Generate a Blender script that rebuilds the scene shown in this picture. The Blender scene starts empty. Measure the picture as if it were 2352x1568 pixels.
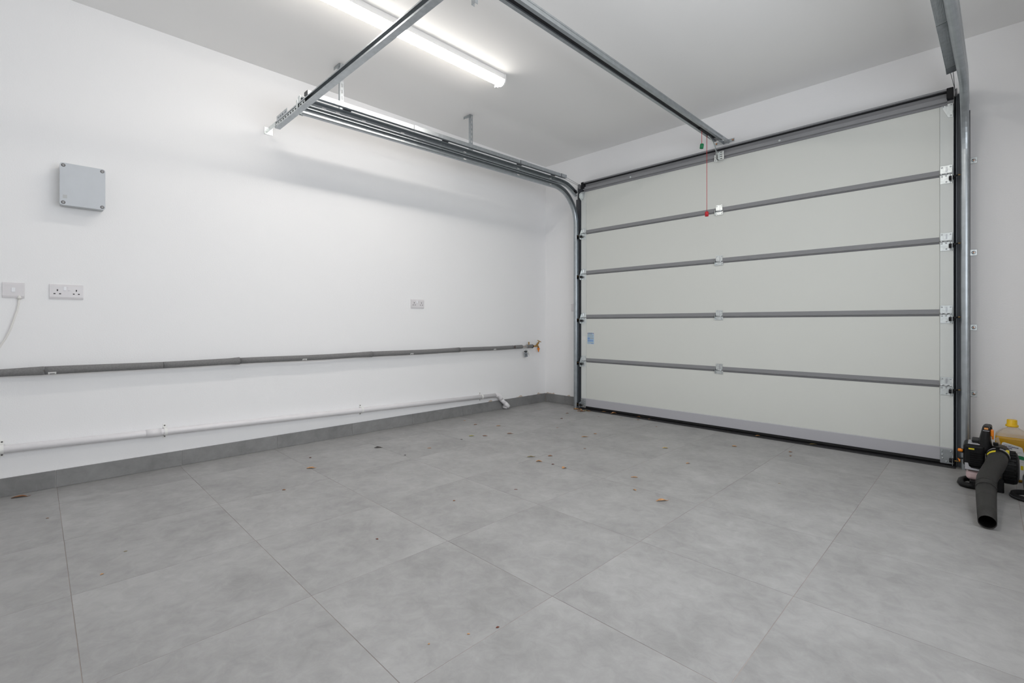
import bpy, bmesh, math, random
from mathutils import Vector, Matrix

# ------------------------------------------------------------------ camera, world, exposure
scene = bpy.context.scene
COL = scene.collection
PI = math.pi
CAM = (3.82, 0.0, 0.9504)
cam_data = bpy.data.cameras.new('camera')
cam_data.sensor_width = 36.0
cam_data.lens = 36.0 * 1094.5 / 2352.0
cam_data.shift_y = -42.0 / 2352.0
cam_data.clip_start = 0.02
cam = bpy.data.objects.new('camera', cam_data)
COL.objects.link(cam)
cam.location = CAM
cam.rotation_euler = (PI / 2, 0, PI / 4)
scene.camera = cam

world = bpy.data.worlds.new('daylight')
world.use_nodes = True
wbg = world.node_tree.nodes['Background']
wbg.inputs['Color'].default_value = (0.70, 0.82, 1.0, 1)
wbg.inputs['Strength'].default_value = 0.25
scene.world = world

# added cool fill: area light set in an invented, unseen side window
fill_data = bpy.data.lights.new('window_fill_light', 'AREA')
fill_data.shape = 'RECTANGLE'
fill_data.size, fill_data.size_y = 2.5, 1.1
fill_data.energy = 36.0
fill_data.color = (0.91, 0.95, 1.0)
fill_lamp = bpy.data.objects.new('window_fill_light', fill_data)
COL.objects.link(fill_lamp)
fill_lamp.location = (4.368, 1.5, 1.55)
fill_lamp.rotation_euler = (PI / 2, 0, PI / 2)

scene.cycles.max_bounces = 12
scene.cycles.diffuse_bounces = 10
scene.cycles.glossy_bounces = 3
scene.cycles.transmission_bounces = 2
scene.cycles.transparent_max_bounces = 6
scene.cycles.caustics_reflective = False
scene.cycles.caustics_refractive = False
scene.cycles.use_adaptive_sampling = True
scene.cycles.adaptive_threshold = 0.04
scene.cycles.use_light_tree = False

scene.view_settings.view_transform = 'Standard'
scene.view_settings.look = 'None'
scene.view_settings.gamma = 1.0
scene.view_settings.use_curve_mapping = False
scene.view_settings.exposure = 0.40
TUBE_STRENGTH = 27.0

# ------------------------------------------------------------------ room numbers (metres)
RW, RB, RD, RC = 4.268, -1.10, 4.398, 2.851     # width, back wall, door wall, ceiling
DC = 2.134                                       # centre line of the door
DY = 4.300                                       # inner face of the door leaf
D0, D1 = 0.612, 3.656                            # door leaf edges

# ------------------------------------------------------------------ materials
MAT = {}

def nmat(name):
    m = bpy.data.materials.new(name)
    m.use_nodes = True
    nt = m.node_tree
    b = nt.nodes['Principled BSDF']
    MAT[name] = m
    return m, nt, b

def plain(name, col, rough=0.5, metal=0.0, spec=0.5, noise=0.0, nscale=30.0, bump=0.0, bscale=200.0, **kw):
    m, nt, b = nmat(name)
    b.inputs['Base Color'].default_value = (*col, 1)
    b.inputs['Roughness'].default_value = rough
    b.inputs['Metallic'].default_value = metal
    b.inputs['Specular IOR Level'].default_value = spec
    for k, v in kw.items():
        b.inputs[k].default_value = v
    geo = None
    if noise or bump:
        geo = nt.nodes.new('ShaderNodeNewGeometry')
    if noise:
        n = nt.nodes.new('ShaderNodeTexNoise')
        n.inputs['Scale'].default_value = nscale
        n.inputs['Detail'].default_value = 4
        nt.links.new(geo.outputs['Position'], n.inputs['Vector'])
        r = nt.nodes.new('ShaderNodeMapRange')
        r.inputs['From Min'].default_value = 0.3
        r.inputs['From Max'].default_value = 0.7
        r.inputs['To Min'].default_value = 1 - noise
        r.inputs['To Max'].default_value = 1 + noise
        nt.links.new(n.outputs['Fac'], r.inputs['Value'])
        mx = nt.nodes.new('ShaderNodeMix')
        mx.data_type = 'RGBA'
        mx.blend_type = 'MULTIPLY'
        mx.inputs[0].default_value = 1.0
        mx.inputs[6].default_value = (*col, 1)
        nt.links.new(r.outputs['Result'], mx.inputs[7])
        nt.links.new(mx.outputs[2], b.inputs['Base Color'])
    if bump:
        n2 = nt.nodes.new('ShaderNodeTexNoise')
        n2.inputs['Scale'].default_value = bscale
        n2.inputs['Detail'].default_value = 3
        nt.links.new(geo.outputs['Position'], n2.inputs['Vector'])
        bp = nt.nodes.new('ShaderNodeBump')
        bp.inputs['Strength'].default_value = bump
        bp.inputs['Distance'].default_value = 0.002
        nt.links.new(n2.outputs['Fac'], bp.inputs['Height'])
        nt.links.new(bp.outputs['Normal'], b.inputs['Normal'])
    return m

def wall_material():
    m, nt, b = nmat('wall_paint')
    b.inputs['Roughness'].default_value = 0.62
    b.inputs['Specular IOR Level'].default_value = 0.3
    geo = nt.nodes.new('ShaderNodeNewGeometry')
    sep = nt.nodes.new('ShaderNodeSeparateXYZ')
    nt.links.new(geo.outputs['Position'], sep.inputs[0])
    # ragged unpainted plaster just above the skirting
    n = nt.nodes.new('ShaderNodeTexNoise')
    n.inputs['Scale'].default_value = 9
    n.inputs['Detail'].default_value = 5
    nt.links.new(geo.outputs['Position'], n.inputs['Vector'])
    h = nt.nodes.new('ShaderNodeMapRange')           # how high the fringe reaches here
    h.inputs['From Min'].default_value = 0.50
    h.inputs['From Max'].default_value = 0.72
    h.inputs['To Min'].default_value = 0.099
    h.inputs['To Max'].default_value = 0.128
    nt.links.new(n.outputs['Fac'], h.inputs['Value'])
    lt = nt.nodes.new('ShaderNodeMath'); lt.operation = 'LESS_THAN'
    nt.links.new(sep.outputs['Z'], lt.inputs[0])
    nt.links.new(h.outputs['Result'], lt.inputs[1])
    far = nt.nodes.new('ShaderNodeMath'); far.operation = 'GREATER_THAN'
    far.inputs[1].default_value = 3.2                # only in the finished-last corner by the door
    nt.links.new(sep.outputs['Y'], far.inputs[0])
    mul = nt.nodes.new('ShaderNodeMath'); mul.operation = 'MULTIPLY'
    nt.links.new(lt.outputs[0], mul.inputs[0]); nt.links.new(far.outputs[0], mul.inputs[1])
    mx = nt.nodes.new('ShaderNodeMix'); mx.data_type = 'RGBA'
    mx.inputs[6].default_value = (0.90, 0.90, 0.905, 1)
    mx.inputs[7].default_value = (0.62, 0.52, 0.44, 1)
    nt.links.new(mul.outputs[0], mx.inputs[0])
    nt.links.new(mx.outputs[2], b.inputs['Base Color'])
    n2 = nt.nodes.new('ShaderNodeTexNoise')
    n2.inputs['Scale'].default_value = 140
    n2.inputs['Detail'].default_value = 3
    nt.links.new(geo.outputs['Position'], n2.inputs['Vector'])
    bp = nt.nodes.new('ShaderNodeBump')
    bp.inputs['Strength'].default_value = 0.18
    bp.inputs['Distance'].default_value = 0.003
    nt.links.new(n2.outputs['Fac'], bp.inputs['Height'])
    nt.links.new(bp.outputs['Normal'], b.inputs['Normal'])

def tile_material(name, lo, hi, rough):
    m, nt, b = nmat(name)
    b.inputs['Roughness'].default_value = rough
    b.inputs['Specular IOR Level'].default_value = 0.4
    geo = nt.nodes.new('ShaderNodeNewGeometry')
    oi = nt.nodes.new('ShaderNodeObjectInfo')
    mulv = nt.nodes.new('ShaderNodeVectorMath'); mulv.operation = 'SCALE'
    mulv.inputs[0].default_value = (37.0, 53.0, 19.0)
    nt.links.new(oi.outputs['Random'], mulv.inputs['Scale'])
    add = nt.nodes.new('ShaderNodeVectorMath'); add.operation = 'ADD'
    nt.links.new(geo.outputs['Position'], add.inputs[0])
    nt.links.new(mulv.outputs['Vector'], add.inputs[1])
    big = nt.nodes.new('ShaderNodeTexNoise')
    big.inputs['Scale'].default_value = 3.2
    big.inputs['Detail'].default_value = 6
    big.inputs['Roughness'].default_value = 0.62
    fine = nt.nodes.new('ShaderNodeTexNoise')
    fine.inputs['Scale'].default_value = 16
    fine.inputs['Detail'].default_value = 8
    fine.inputs['Roughness'].default_value = 0.7
    fine.inputs['Distortion'].default_value = 0.6
    for n in (big, fine):
        nt.links.new(add.outputs['Vector'], n.inputs['Vector'])
    m1 = nt.nodes.new('ShaderNodeMath'); m1.operation = 'MULTIPLY_ADD'
    m1.inputs[1].default_value = 0.45
    nt.links.new(fine.outputs['Fac'], m1.inputs[0])
    m2 = nt.nodes.new('ShaderNodeMath'); m2.operation = 'MULTIPLY'
    m2.inputs[1].default_value = 0.55
    nt.links.new(big.outputs['Fac'], m2.inputs[0])
    nt.links.new(m2.outputs[0], m1.inputs[2])
    ramp = nt.nodes.new('ShaderNodeValToRGB')
    ramp.color_ramp.elements[0].position = 0.36
    ramp.color_ramp.elements[0].color = (*lo, 1)
    ramp.color_ramp.elements[1].position = 0.64
    ramp.color_ramp.elements[1].color = (*hi, 1)
    nt.links.new(m1.outputs[0], ramp.inputs['Fac'])
    var = nt.nodes.new('ShaderNodeMapRange')
    var.inputs['To Min'].default_value = 0.985
    var.inputs['To Max'].default_value = 1.015
    nt.links.new(oi.outputs['Random'], var.inputs['Value'])
    mx = nt.nodes.new('ShaderNodeMix'); mx.data_type = 'RGBA'; mx.blend_type = 'MULTIPLY'
    mx.inputs[0].default_value = 1
    nt.links.new(ramp.outputs['Color'], mx.inputs[6])
    nt.links.new(var.outputs['Result'], mx.inputs[7])
    nt.links.new(mx.outputs[2], b.inputs['Base Color'])
    bp = nt.nodes.new('ShaderNodeBump')
    bp.inputs['Strength'].default_value = 0.08
    bp.inputs['Distance'].default_value = 0.002
    nt.links.new(fine.outputs['Fac'], bp.inputs['Height'])
    nt.links.new(bp.outputs['Normal'], b.inputs['Normal'])

wall_material()
plain('ceiling_paint', (0.87, 0.865, 0.855), 0.75, bump=0.05, bscale=120, spec=0.2)
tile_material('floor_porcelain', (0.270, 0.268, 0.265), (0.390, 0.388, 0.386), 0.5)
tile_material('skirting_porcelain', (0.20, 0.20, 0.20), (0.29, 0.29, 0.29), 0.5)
plain('grout', (0.30, 0.265, 0.245), 0.9, noise=0.30, nscale=2.5)
plain('light_grout', (0.52, 0.51, 0.50), 0.9)
plain('galvanised', (0.46, 0.49, 0.51), 0.38, 0.92, noise=0.10, nscale=40)
plain('track_steel', (0.40, 0.43, 0.45), 0.36, 0.9, noise=0.08, nscale=25)
plain('zinc', (0.70, 0.74, 0.74), 0.32, 0.9, noise=0.12, nscale=60)
plain('bolt_steel', (0.62, 0.64, 0.66), 0.28, 1.0)
plain('frame_grey', (0.075, 0.078, 0.086), 0.5, 0.3)
plain('dark_plastic', (0.018, 0.018, 0.02), 0.5, spec=0.2)
plain('black_rubber', (0.012, 0.012, 0.013), 0.65, spec=0.2)
plain('threshold_rubber', (0.028, 0.028, 0.03), 0.6, spec=0.2, noise=0.25, nscale=60)
plain('door_sheet', (0.695, 0.71, 0.675), 0.5, bump=0.10, bscale=260, spec=0.35)
plain('door_cap', (0.70, 0.725, 0.705), 0.4, spec=0.4)
plain('joint_grey', (0.265, 0.268, 0.278), 0.5, spec=0.3)
plain('joint_dark_grey', (0.15, 0.152, 0.16), 0.5, spec=0.3)  # darker grey of the lower joint strips and the top rail
plain('bottom_rail_grey', (0.47, 0.47, 0.50), 0.5, spec=0.3)
plain('cable_steel', (0.25, 0.25, 0.26), 0.4, 0.9)
plain('cord_red', (0.55, 0.03, 0.025), 0.6)
plain('pull_red', (0.55, 0.01, 0.02), 0.35)
plain('pull_green', (0.0, 0.19, 0.06), 0.35)
plain('white_enamel', (0.80, 0.80, 0.80), 0.35)
plain('switch_white', (0.74, 0.72, 0.735), 0.3)
plain('rocker_white', (0.86, 0.87, 0.90), 0.25)
plain('pin_black', (0.02, 0.018, 0.02), 0.5)
plain('cable_white', (0.80, 0.79, 0.76), 0.4)
plain('box_grey', (0.565, 0.595, 0.63), 0.45, noise=0.03, nscale=8)
plain('box_side_grey', (0.50, 0.515, 0.52), 0.5)
plain('screw_dark', (0.16, 0.15, 0.15), 0.5, 0.6)
plain('foam_grey', (0.20, 0.198, 0.198), 0.9, noise=0.12, nscale=120, bump=0.3, bscale=400)
plain('copper', (0.55, 0.26, 0.13), 0.35, 0.9)
plain('brass', (0.42, 0.26, 0.09), 0.38, 0.85, noise=0.15, nscale=80)
plain('orange_plastic', (0.85, 0.24, 0.01), 0.4)
plain('sticker_white', (0.78, 0.78, 0.76), 0.5)
plain('print_dark', (0.07, 0.07, 0.08), 0.6)
plain('pvc_white', (0.80, 0.785, 0.80), 0.28)
plain('clip_white', (0.86, 0.86, 0.84), 0.35)
plain('tag_grey', (0.27, 0.29, 0.32), 0.5)
plain('tag_dark', (0.05, 0.055, 0.06), 0.5)
plain('blower_black', (0.009, 0.009, 0.0095), 0.42, spec=0.2, noise=0.2, nscale=90)
plain('blower_tube', (0.034, 0.033, 0.031), 0.6, spec=0.3, noise=0.15, nscale=150)
plain('inside_black', (0.004, 0.004, 0.004), 0.9, spec=0.2)
plain('silver_paint', (0.55, 0.55, 0.58), 0.35, 0.5)
plain('tank_pink', (0.62, 0.46, 0.46), 0.35)
plain('yellow_sticker', (0.75, 0.62, 0.02), 0.45)
plain('orange_sticker', (0.75, 0.33, 0.10), 0.45)
plain('cap_yellow', (0.85, 0.52, 0.005), 0.35)
plain('liquid_amber', (0.50, 0.27, 0.004), 0.25)
plain('label_white', (0.72, 0.72, 0.71), 0.4)
plain('ink_navy', (0.05, 0.05, 0.16), 0.5)
plain('ink_green', (0.01, 0.17, 0.06), 0.45)
plain('ink_grey', (0.36, 0.37, 0.35), 0.5)
plain('ink_blue', (0.20, 0.33, 0.60), 0.5)
plain('ink_red', (0.45, 0.05, 0.08), 0.5)
plain('label_blue', (0.42, 0.58, 0.72), 0.45)
plain('pale_grey_plastic', (0.40, 0.40, 0.43), 0.35)
for nme, c in dict(tan=(0.50, 0.27, 0.12), brown=(0.28, 0.125, 0.05), dark=(0.035, 0.027, 0.020), redbrown=(0.16, 0.045, 0.025),
                   yellow=(0.55, 0.40, 0.14), green=(0.40, 0.38, 0.08), olive=(0.28, 0.22, 0.09)).items():
    plain('leaf_' + nme, c, 0.75, noise=0.30, nscale=90)

def clear_plastic(name, col, alpha, rough=0.25):
    m = plain(name, col, rough)
    m.node_tree.nodes['Principled BSDF'].inputs['Alpha'].default_value = alpha
clear_plastic('jug_plastic', (0.70, 0.60, 0.47), 0.42)
clear_plastic('wrap_plastic', (0.75, 0.75, 0.73), 0.35)

def emitter(name, col, strength):
    m, nt, b = nmat(name)
    b.inputs['Base Color'].default_value = (0.9, 0.9, 0.88, 1)
    b.inputs['Emission Color'].default_value = (*col, 1)
    # the lamps inside face down, so the opal cover is brightest underneath
    geo = nt.nodes.new('ShaderNodeNewGeometry')
    sep = nt.nodes.new('ShaderNodeSeparateXYZ')
    nt.links.new(geo.outputs['True Normal'], sep.inputs[0])
    r = nt.nodes.new('ShaderNodeMapRange')
    r.inputs['From Min'].default_value = 0.0
    r.inputs['From Max'].default_value = -1.0
    r.inputs['To Min'].default_value = strength * 0.22
    r.inputs['To Max'].default_value = strength
    nt.links.new(sep.outputs['Z'], r.inputs['Value'])
    nt.links.new(r.outputs['Result'], b.inputs['Emission Strength'])
emitter('tube_glow', (1.0, 0.945, 0.88), TUBE_STRENGTH)
glass, gnt, gb = nmat('fill_window_glass')  # glass for the added window
gb.inputs['Alpha'].default_value = 0.08
gb.inputs['Roughness'].default_value = 0.05

# ------------------------------------------------------------------ mesh helpers
class MB:
    """Collects shapes into one bmesh; build() links it as one mesh object."""
    def __init__(self):
        self.bm = bmesh.new()

    def poly(self, pts, faces, smooth=False):
        vs = [self.bm.verts.new(p) for p in pts]
        for f in faces:
            try:
                fa = self.bm.faces.new([vs[i] for i in f])
                fa.smooth = smooth
            except ValueError:
                pass
        return vs

    def box(self, x0, x1, y0, y1, z0, z1, bev=0.0, seg=1):
        p = [(x, y, z) for x in (x0, x1) for y in (y0, y1) for z in (z0, z1)]
        f = [(0, 1, 3, 2), (4, 6, 7, 5), (0, 4, 5, 1), (2, 3, 7, 6), (0, 2, 6, 4), (1, 5, 7, 3)]
        vs = self.poly(p, f)
        if bev:
            es = set(e for v in vs for e in v.link_edges)
            bmesh.ops.bevel(self.bm, geom=list(es), offset=bev, segments=seg, affect='EDGES', profile=0.5)
        return self

    def ring(self, c, u, v, ru, rv, n, a0=0.0):
        return [self.bm.verts.new(Vector(c) + u * (ru * math.cos(a0 + 2 * PI * i / n)) + v * (rv * math.sin(a0 + 2 * PI * i / n))) for i in range(n)]

    def skin(self, rings, closed=True, smooth=True, cap0=True, cap1=True):
        n = len(rings[0])
        for a, b in zip(rings[:-1], rings[1:]):
            m = n if closed else n - 1
            for i in range(m):
                j = (i + 1) % n
                try:
                    fa = self.bm.faces.new((a[i], a[j], b[j], b[i]))
                    fa.smooth = smooth
                except ValueError:
                    pass
        if closed and cap0:
            self.bm.faces.new(list(reversed(rings[0])))
        if closed and cap1:
            self.bm.faces.new(rings[-1])
        return self

    def tube(self, path, r, n=12, cap0=True, cap1=True, squash=1.0):
        path = [Vector(p) for p in path]
        rs = r if isinstance(r, (list, tuple)) else [r] * len(path)
        t = (path[1] - path[0]).normalized()
        ref = Vector((0, 0, 1)) if abs(t.z) < 0.9 else Vector((1, 0, 0))
        u = t.cross(ref).normalized()
        rings = []
        for i, p in enumerate(path):
            if i == 0:
                tt = path[1] - path[0]
            elif i == len(path) - 1:
                tt = path[-1] - path[-2]
            else:
                tt = (path[i + 1] - path[i]).normalized() + (path[i] - path[i - 1]).normalized()
            tt.normalize()
            u = (u - tt * u.dot(tt)).normalized()
            v = tt.cross(u)
            rings.append(self.ring(p, u, v, rs[i], rs[i] * squash, n))
        return self.skin(rings, cap0=cap0, cap1=cap1)

    def cyl(self, p0, p1, r, n=16, r1=None):
        return self.tube([p0, p1], [r, r if r1 is None else r1], n)

    def prism(self, prof, axis, a, b):
        """prof: closed list of 2-D points in the plane across axis ('x': (y,z), 'y': (x,z), 'z': (x,y))."""
        def P(q, t):
            return {'x': (t, q[0], q[1]), 'y': (q[0], t, q[1]), 'z': (q[0], q[1], t)}[axis]
        n = len(prof)
        va = [self.bm.verts.new(P(q, a)) for q in prof]
        vb = [self.bm.verts.new(P(q, b)) for q in prof]
        for i in range(n):
            j = (i + 1) % n
            self.bm.faces.new((va[i], va[j], vb[j], vb[i]))
        self.bm.faces.new(list(reversed(va)))
        self.bm.faces.new(vb)
        return self

    def sweep(self, prof, frames):
        """prof: closed 2-D outline (a, n); frames: list of (origin, dir_a, dir_n)."""
        rings = []
        for o, da, dn in frames:
            rings.append([self.bm.verts.new(Vector(o) + Vector(da) * q[0] + Vector(dn) * q[1]) for q in prof])
        return self.skin(rings, smooth=False)

    def lathe(self, c, prof, n=24, axis='z', cap0=True, cap1=True, smooth=True):
        ax = {'x': Vector((1, 0, 0)), 'y': Vector((0, 1, 0)), 'z': Vector((0, 0, 1))}[axis]
        u = {'x': Vector((0, 1, 0)), 'y': Vector((0, 0, 1)), 'z': Vector((1, 0, 0))}[axis]
        v = ax.cross(u)
        rings = [self.ring(Vector(c) + ax * h, u, v, max(r, 1e-5), max(r, 1e-5), n) for r, h in prof]
        return self.skin(rings, smooth=smooth, cap0=cap0, cap1=cap1)

    def mesh(self, name):
        bmesh.ops.recalc_face_normals(self.bm, faces=self.bm.faces)
        me = bpy.data.meshes.new(name)
        self.bm.to_mesh(me)
        self.bm.free()
        return me

    def build(self, name, mat, parent=None, mods=None):
        me = self.mesh(name)
        me.materials.append(MAT[mat])
        return link(name, me, parent)

def link(name, me, parent=None):
    o = bpy.data.objects.new(name, me)
    COL.objects.link(o)
    if parent is not None:
        attach(o, parent)
    return o

def attach(o, parent):
    """Parent while keeping world coordinates (things stand at a plain offset)."""
    o.parent = parent
    o.matrix_parent_inverse = parent_world(parent).inverted()

def parent_world(p):
    m = Matrix.LocRotScale(p.location, p.rotation_euler, p.scale)
    if p.parent is not None:
        m = parent_world(p.parent) @ p.matrix_parent_inverse @ m
    return m

def tag(o, label=None, cat=None, group=None, kind=None):
    for k, v in (('label', label), ('category', cat), ('group', group), ('kind', kind)):
        if v:
            o[k] = v
    return o

def thing(name, loc, label, cat, group=None, kind=None):
    o = bpy.data.objects.new(name, None)
    o.empty_display_size = 0.05
    COL.objects.link(o)
    o.location = loc
    return tag(o, label, cat, group, kind)

def stuff(o):
    o['kind'] = 'stuff'
    return o

def mirror_x(x):
    return 2 * DC - x

# ================================================================== THE SETTING
T = 0.15                                          # wall thickness

# floor: mortar bed with every porcelain tile laid on it
floor = MB().box(-T, RW + T, RB - T, RD + T, -0.12, -0.0009).build('floor', 'grout')
tag(floor, 'grey porcelain tiled garage floor with thin reddish grout joints', 'floor', kind='structure')
GX = [0.0] + [3.340 - 0.5945 * k for k in (5, 4, 3, 2, 1, 0)] + [3.340 + 0.5945, RW]
GY = [RB] + [0.088 - 0.5925 * k for k in (1, 0)] + [0.088 + 0.5925 * k for k in range(1, 8)] + [RD]
GY = [y for y in GY if RB <= y <= RD]
GX[1] = 0.362
tile_mesh = {}
for i in range(len(GX) - 1):
    for j in range(len(GY) - 1):
        w, d = GX[i + 1] - GX[i] - 0.002, GY[j + 1] - GY[j] - 0.002
        key = (round(w, 3), round(d, 3))
        if key not in tile_mesh:
            me = MB().box(-w / 2, w / 2, -d / 2, d / 2, -0.009, 0.0, bev=0.0005).mesh('floor_tile')
            me.materials.append(MAT['floor_porcelain'])
            tile_mesh[key] = me
        o = bpy.data.objects.new('floor_tile', tile_mesh[key])
        COL.objects.link(o)
        o.location = ((GX[i] + GX[i + 1]) / 2, (GY[j] + GY[j + 1]) / 2, 0)
        o.parent = floor

ceiling = MB().box(-T, RW + T, RB - T, RD + T, RC, RC + 0.12).build('ceiling', 'ceiling_paint')
tag(ceiling, 'flat white painted garage ceiling', 'ceiling', kind='structure')
wl = MB().box(-T, 0, RB - T, RD + T, -0.1, RC).build('wall_left', 'wall_paint')
tag(wl, 'white painted side wall carrying the pipes and sockets', 'wall', kind='structure')
# front wall with the garage opening cut out
OX0, OX1, OZ = 0.64, 3.628, 2.40
wf = MB()
wf.box(0, OX0, RD, RD + 0.22, -0.1, RC)
wf.box(OX1, RW, RD, RD + 0.22, -0.1, RC)
wf.box(OX0, OX1, RD, RD + 0.22, OZ, RC)
bmesh.ops.remove_doubles(wf.bm, verts=wf.bm.verts, dist=1e-5)
wf = wf.build('wall_front', 'wall_paint')
tag(wf, 'white painted wall around the garage door', 'wall', kind='structure')
# walls behind and beside the camera; the side wall gets an added window for the fill light
wb = MB().box(0, RW, RB - T, RB, -0.1, RC).build('wall_back', 'wall_paint')
tag(wb, 'plain white painted rear wall', 'wall', kind='structure')
WY0, WY1, WZ0, WZ1 = 0.2, 2.8, 0.95, 2.15
wr = MB()
wr.box(RW, RW + T, RB - T, WY0, -0.1, RC)
wr.box(RW, RW + T, WY1, RD + T, -0.1, RC)
wr.box(RW, RW + T, WY0, WY1, WZ1, RC)
wr.box(RW, RW + T, WY0, WY1, -0.1, WZ0)
bmesh.ops.remove_doubles(wr.bm, verts=wr.bm.verts, dist=1e-5)
wr = wr.build('wall_right', 'wall_paint')
tag(wr, 'white painted side wall opposite the pipes, with a wide window added for fill light', 'wall', kind='structure')
fill_win = thing('fill_window_1', (RW + 0.06, (WY0 + WY1) / 2, WZ0), 'wide white framed window added to the side wall for fill light', 'window', kind='structure')  # unseen window, added to give the fill light an opening
fr = MB()
for y0, y1, z0, z1 in ((WY0, WY1, WZ0, WZ0 + 0.05), (WY0, WY1, WZ1 - 0.05, WZ1), (WY0, WY0 + 0.05, WZ0 + 0.05, WZ1 - 0.05),
                       (WY1 - 0.05, WY1, WZ0 + 0.05, WZ1 - 0.05), (1.48, 1.52, WZ0 + 0.05, WZ1 - 0.05)):
    fr.box(RW + 0.03, RW + 0.08, y0, y1, z0, z1)
fr.build('fill_window_frame', 'white_enamel', fill_win)

# skirting of cut tiles
def skirting(name, label, wall, cuts, run0, run1):
    """wall: 'left' (x = 0), 'right' (x = RW), 'front' (y = RD) or 'back' (y = RB)."""
    def slab(m, d0, d1, a, b, z0, z1, bev=0.0):
        if wall == 'left':
            return m.box(d0, d1, a, b, z0, z1, bev)
        if wall == 'right':
            return m.box(RW - d1, RW - d0, a, b, z0, z1, bev)
        if wall == 'front':
            return m.box(a, b, RD - d1, RD - d0, z0, z1, bev)
        return m.box(a, b, RB + d0, RB + d1, z0, z1, bev)
    base = slab(MB(), 0.0, 0.0055, run0, run1, 0.0, 0.0995).build(name, 'light_grout')
    tag(base, label, 'skirting', kind='structure')
    cuts = [run0] + cuts + [run1]
    for a, b in zip(cuts[:-1], cuts[1:]):
        slab(MB(), 0.002, 0.0095, a + 0.0015, b - 0.0015, 0.002, 0.101, 0.0008).build('skirting_tile', 'skirting_porcelain', base)
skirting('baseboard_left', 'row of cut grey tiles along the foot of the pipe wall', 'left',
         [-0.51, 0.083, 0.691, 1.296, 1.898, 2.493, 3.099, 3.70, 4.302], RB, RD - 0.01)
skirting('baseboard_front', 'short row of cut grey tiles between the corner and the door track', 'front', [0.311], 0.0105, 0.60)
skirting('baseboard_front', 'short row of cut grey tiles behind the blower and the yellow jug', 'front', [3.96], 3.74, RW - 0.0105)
skirting('baseboard_right', 'row of cut grey tiles along the foot of the wall with the added window', 'right', [-0.51, 0.083, 0.69, 1.29, 1.89, 2.49, 3.09, 3.69, 4.29], RB, RD)
skirting('baseboard_back', 'row of cut grey tiles along the foot of the rear wall', 'back', [0.6, 1.2, 1.8, 2.4, 3.0, 3.6], 0.0105, RW - 0.0105)

# ================================================================== SECTIONAL GARAGE DOOR
door = thing('door_1', (DC, DY, 0), 'closed sectional garage door of five pale grey panels with grey joint strips', 'garage door', kind='structure')
JZ = [0.535, 1.013, 1.497, 1.945]                  # bottom edges of the upper panels
PZ = [0.035] + JZ + [2.405]
for k in range(5):
    z0, z1 = PZ[k], PZ[k + 1]
    p = MB().box(D0 + 0.068, D1 - 0.068, DY, DY + 0.042, z0, z1, bev=0.0015).build('door_panel', 'door_sheet', door)
    for x0, x1 in ((D0, D0 + 0.067), (D1 - 0.067, D1)):
        MB().box(x0, x1, DY - 0.0015, DY + 0.042, z0, z1, bev=0.001).build('end_cap', 'door_cap', p)
    if k:                                          # grey profile along the foot of each upper panel
        s = MB()
        s.prism([(DY - 0.004, z0 + 0.001), (DY - 0.004, z0 + 0.029), (DY - 0.0005, z0 + 0.031), (DY - 0.0005, z0 + 0.001)], 'x', D0 + 0.07, D1 - 0.07)
        s.build('joint_strip', 'joint_grey', p)
    if k < 4:                                      # and along the head of the panel below
        MB().prism([(DY - 0.003, z1 - 0.013), (DY - 0.003, z1 - 0.004), (DY - 0.0005, z1 - 0.001), (DY - 0.0005, z1 - 0.015)], 'x', D0 + 0.07, D1 - 0.07).build('joint_strip', 'joint_dark_grey', p)
# bottom rail, rubber seal
MB().prism([(DY - 0.006, 0.036), (DY - 0.006, 0.118), (DY - 0.0018, 0.122), (DY - 0.0018, 0.036)], 'x', D0 + 0.005, D1 - 0.005).build('bottom_rail', 'bottom_rail_grey', door)
MB().prism([(DY - 0.004, 0.036), (DY - 0.009, 0.020), (DY - 0.005, 0.0095), (DY + 0.03, 0.0095), (DY + 0.042, 0.036)], 'x', D0 + 0.005, D1 - 0.005).build('bottom_seal', 'black_rubber', door)
# stiffening beam along the top of the door
tb = MB()
prof = [(DY - 0.002, 2.400), (DY - 0.010, 2.402), (DY - 0.010, 2.416), (DY - 0.030, 2.418), (DY - 0.030, 2.447), (DY - 0.006, 2.449),
        (DY - 0.006, 2.484), (DY - 0.046, 2.486), (DY - 0.046, 2.497), (DY - 0.002, 2.497)]
tb.prism(prof, 'x', D0 + 0.045, D1 - 0.03)
tb = tb.build('top_beam', 'joint_grey', door)
MB().box(D0 + 0.045, D1 - 0.03, DY - 0.030, DY - 0.007, 2.4805, 2.4845).build('lip_gasket', 'dark_plastic', tb)
MB().box(D0 + 0.06, D1 - 0.05, DY, DY + 0.042, 2.405, 2.486).build('top_rail', 'joint_dark_grey', door)
for x in (1.25, 2.62):
    MB().lathe((x, DY - 0.0305, 2.433), [(0.009, 0.0), (0.009, -0.003), (0.004, -0.0035)], 12, 'y').build('plug', 'zinc', tb)
for x in (D0 + 0.030, D1 - 0.032):
    MB().box(x, x + 0.034, DY - 0.048, DY - 0.001, 2.43, 2.500, bev=0.002).build('end_block', 'dark_plastic', tb)

def screws(pts, y, r, name, parent, mat='bolt_steel'):
    m = MB()
    for x, z in pts:
        m.lathe((x, y, z), [(r, 0.0), (r * 0.9, -0.0022), (r * 0.35, -0.0034)], 8, 'y')
    return stuff(m.build(name, mat, parent))

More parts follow.
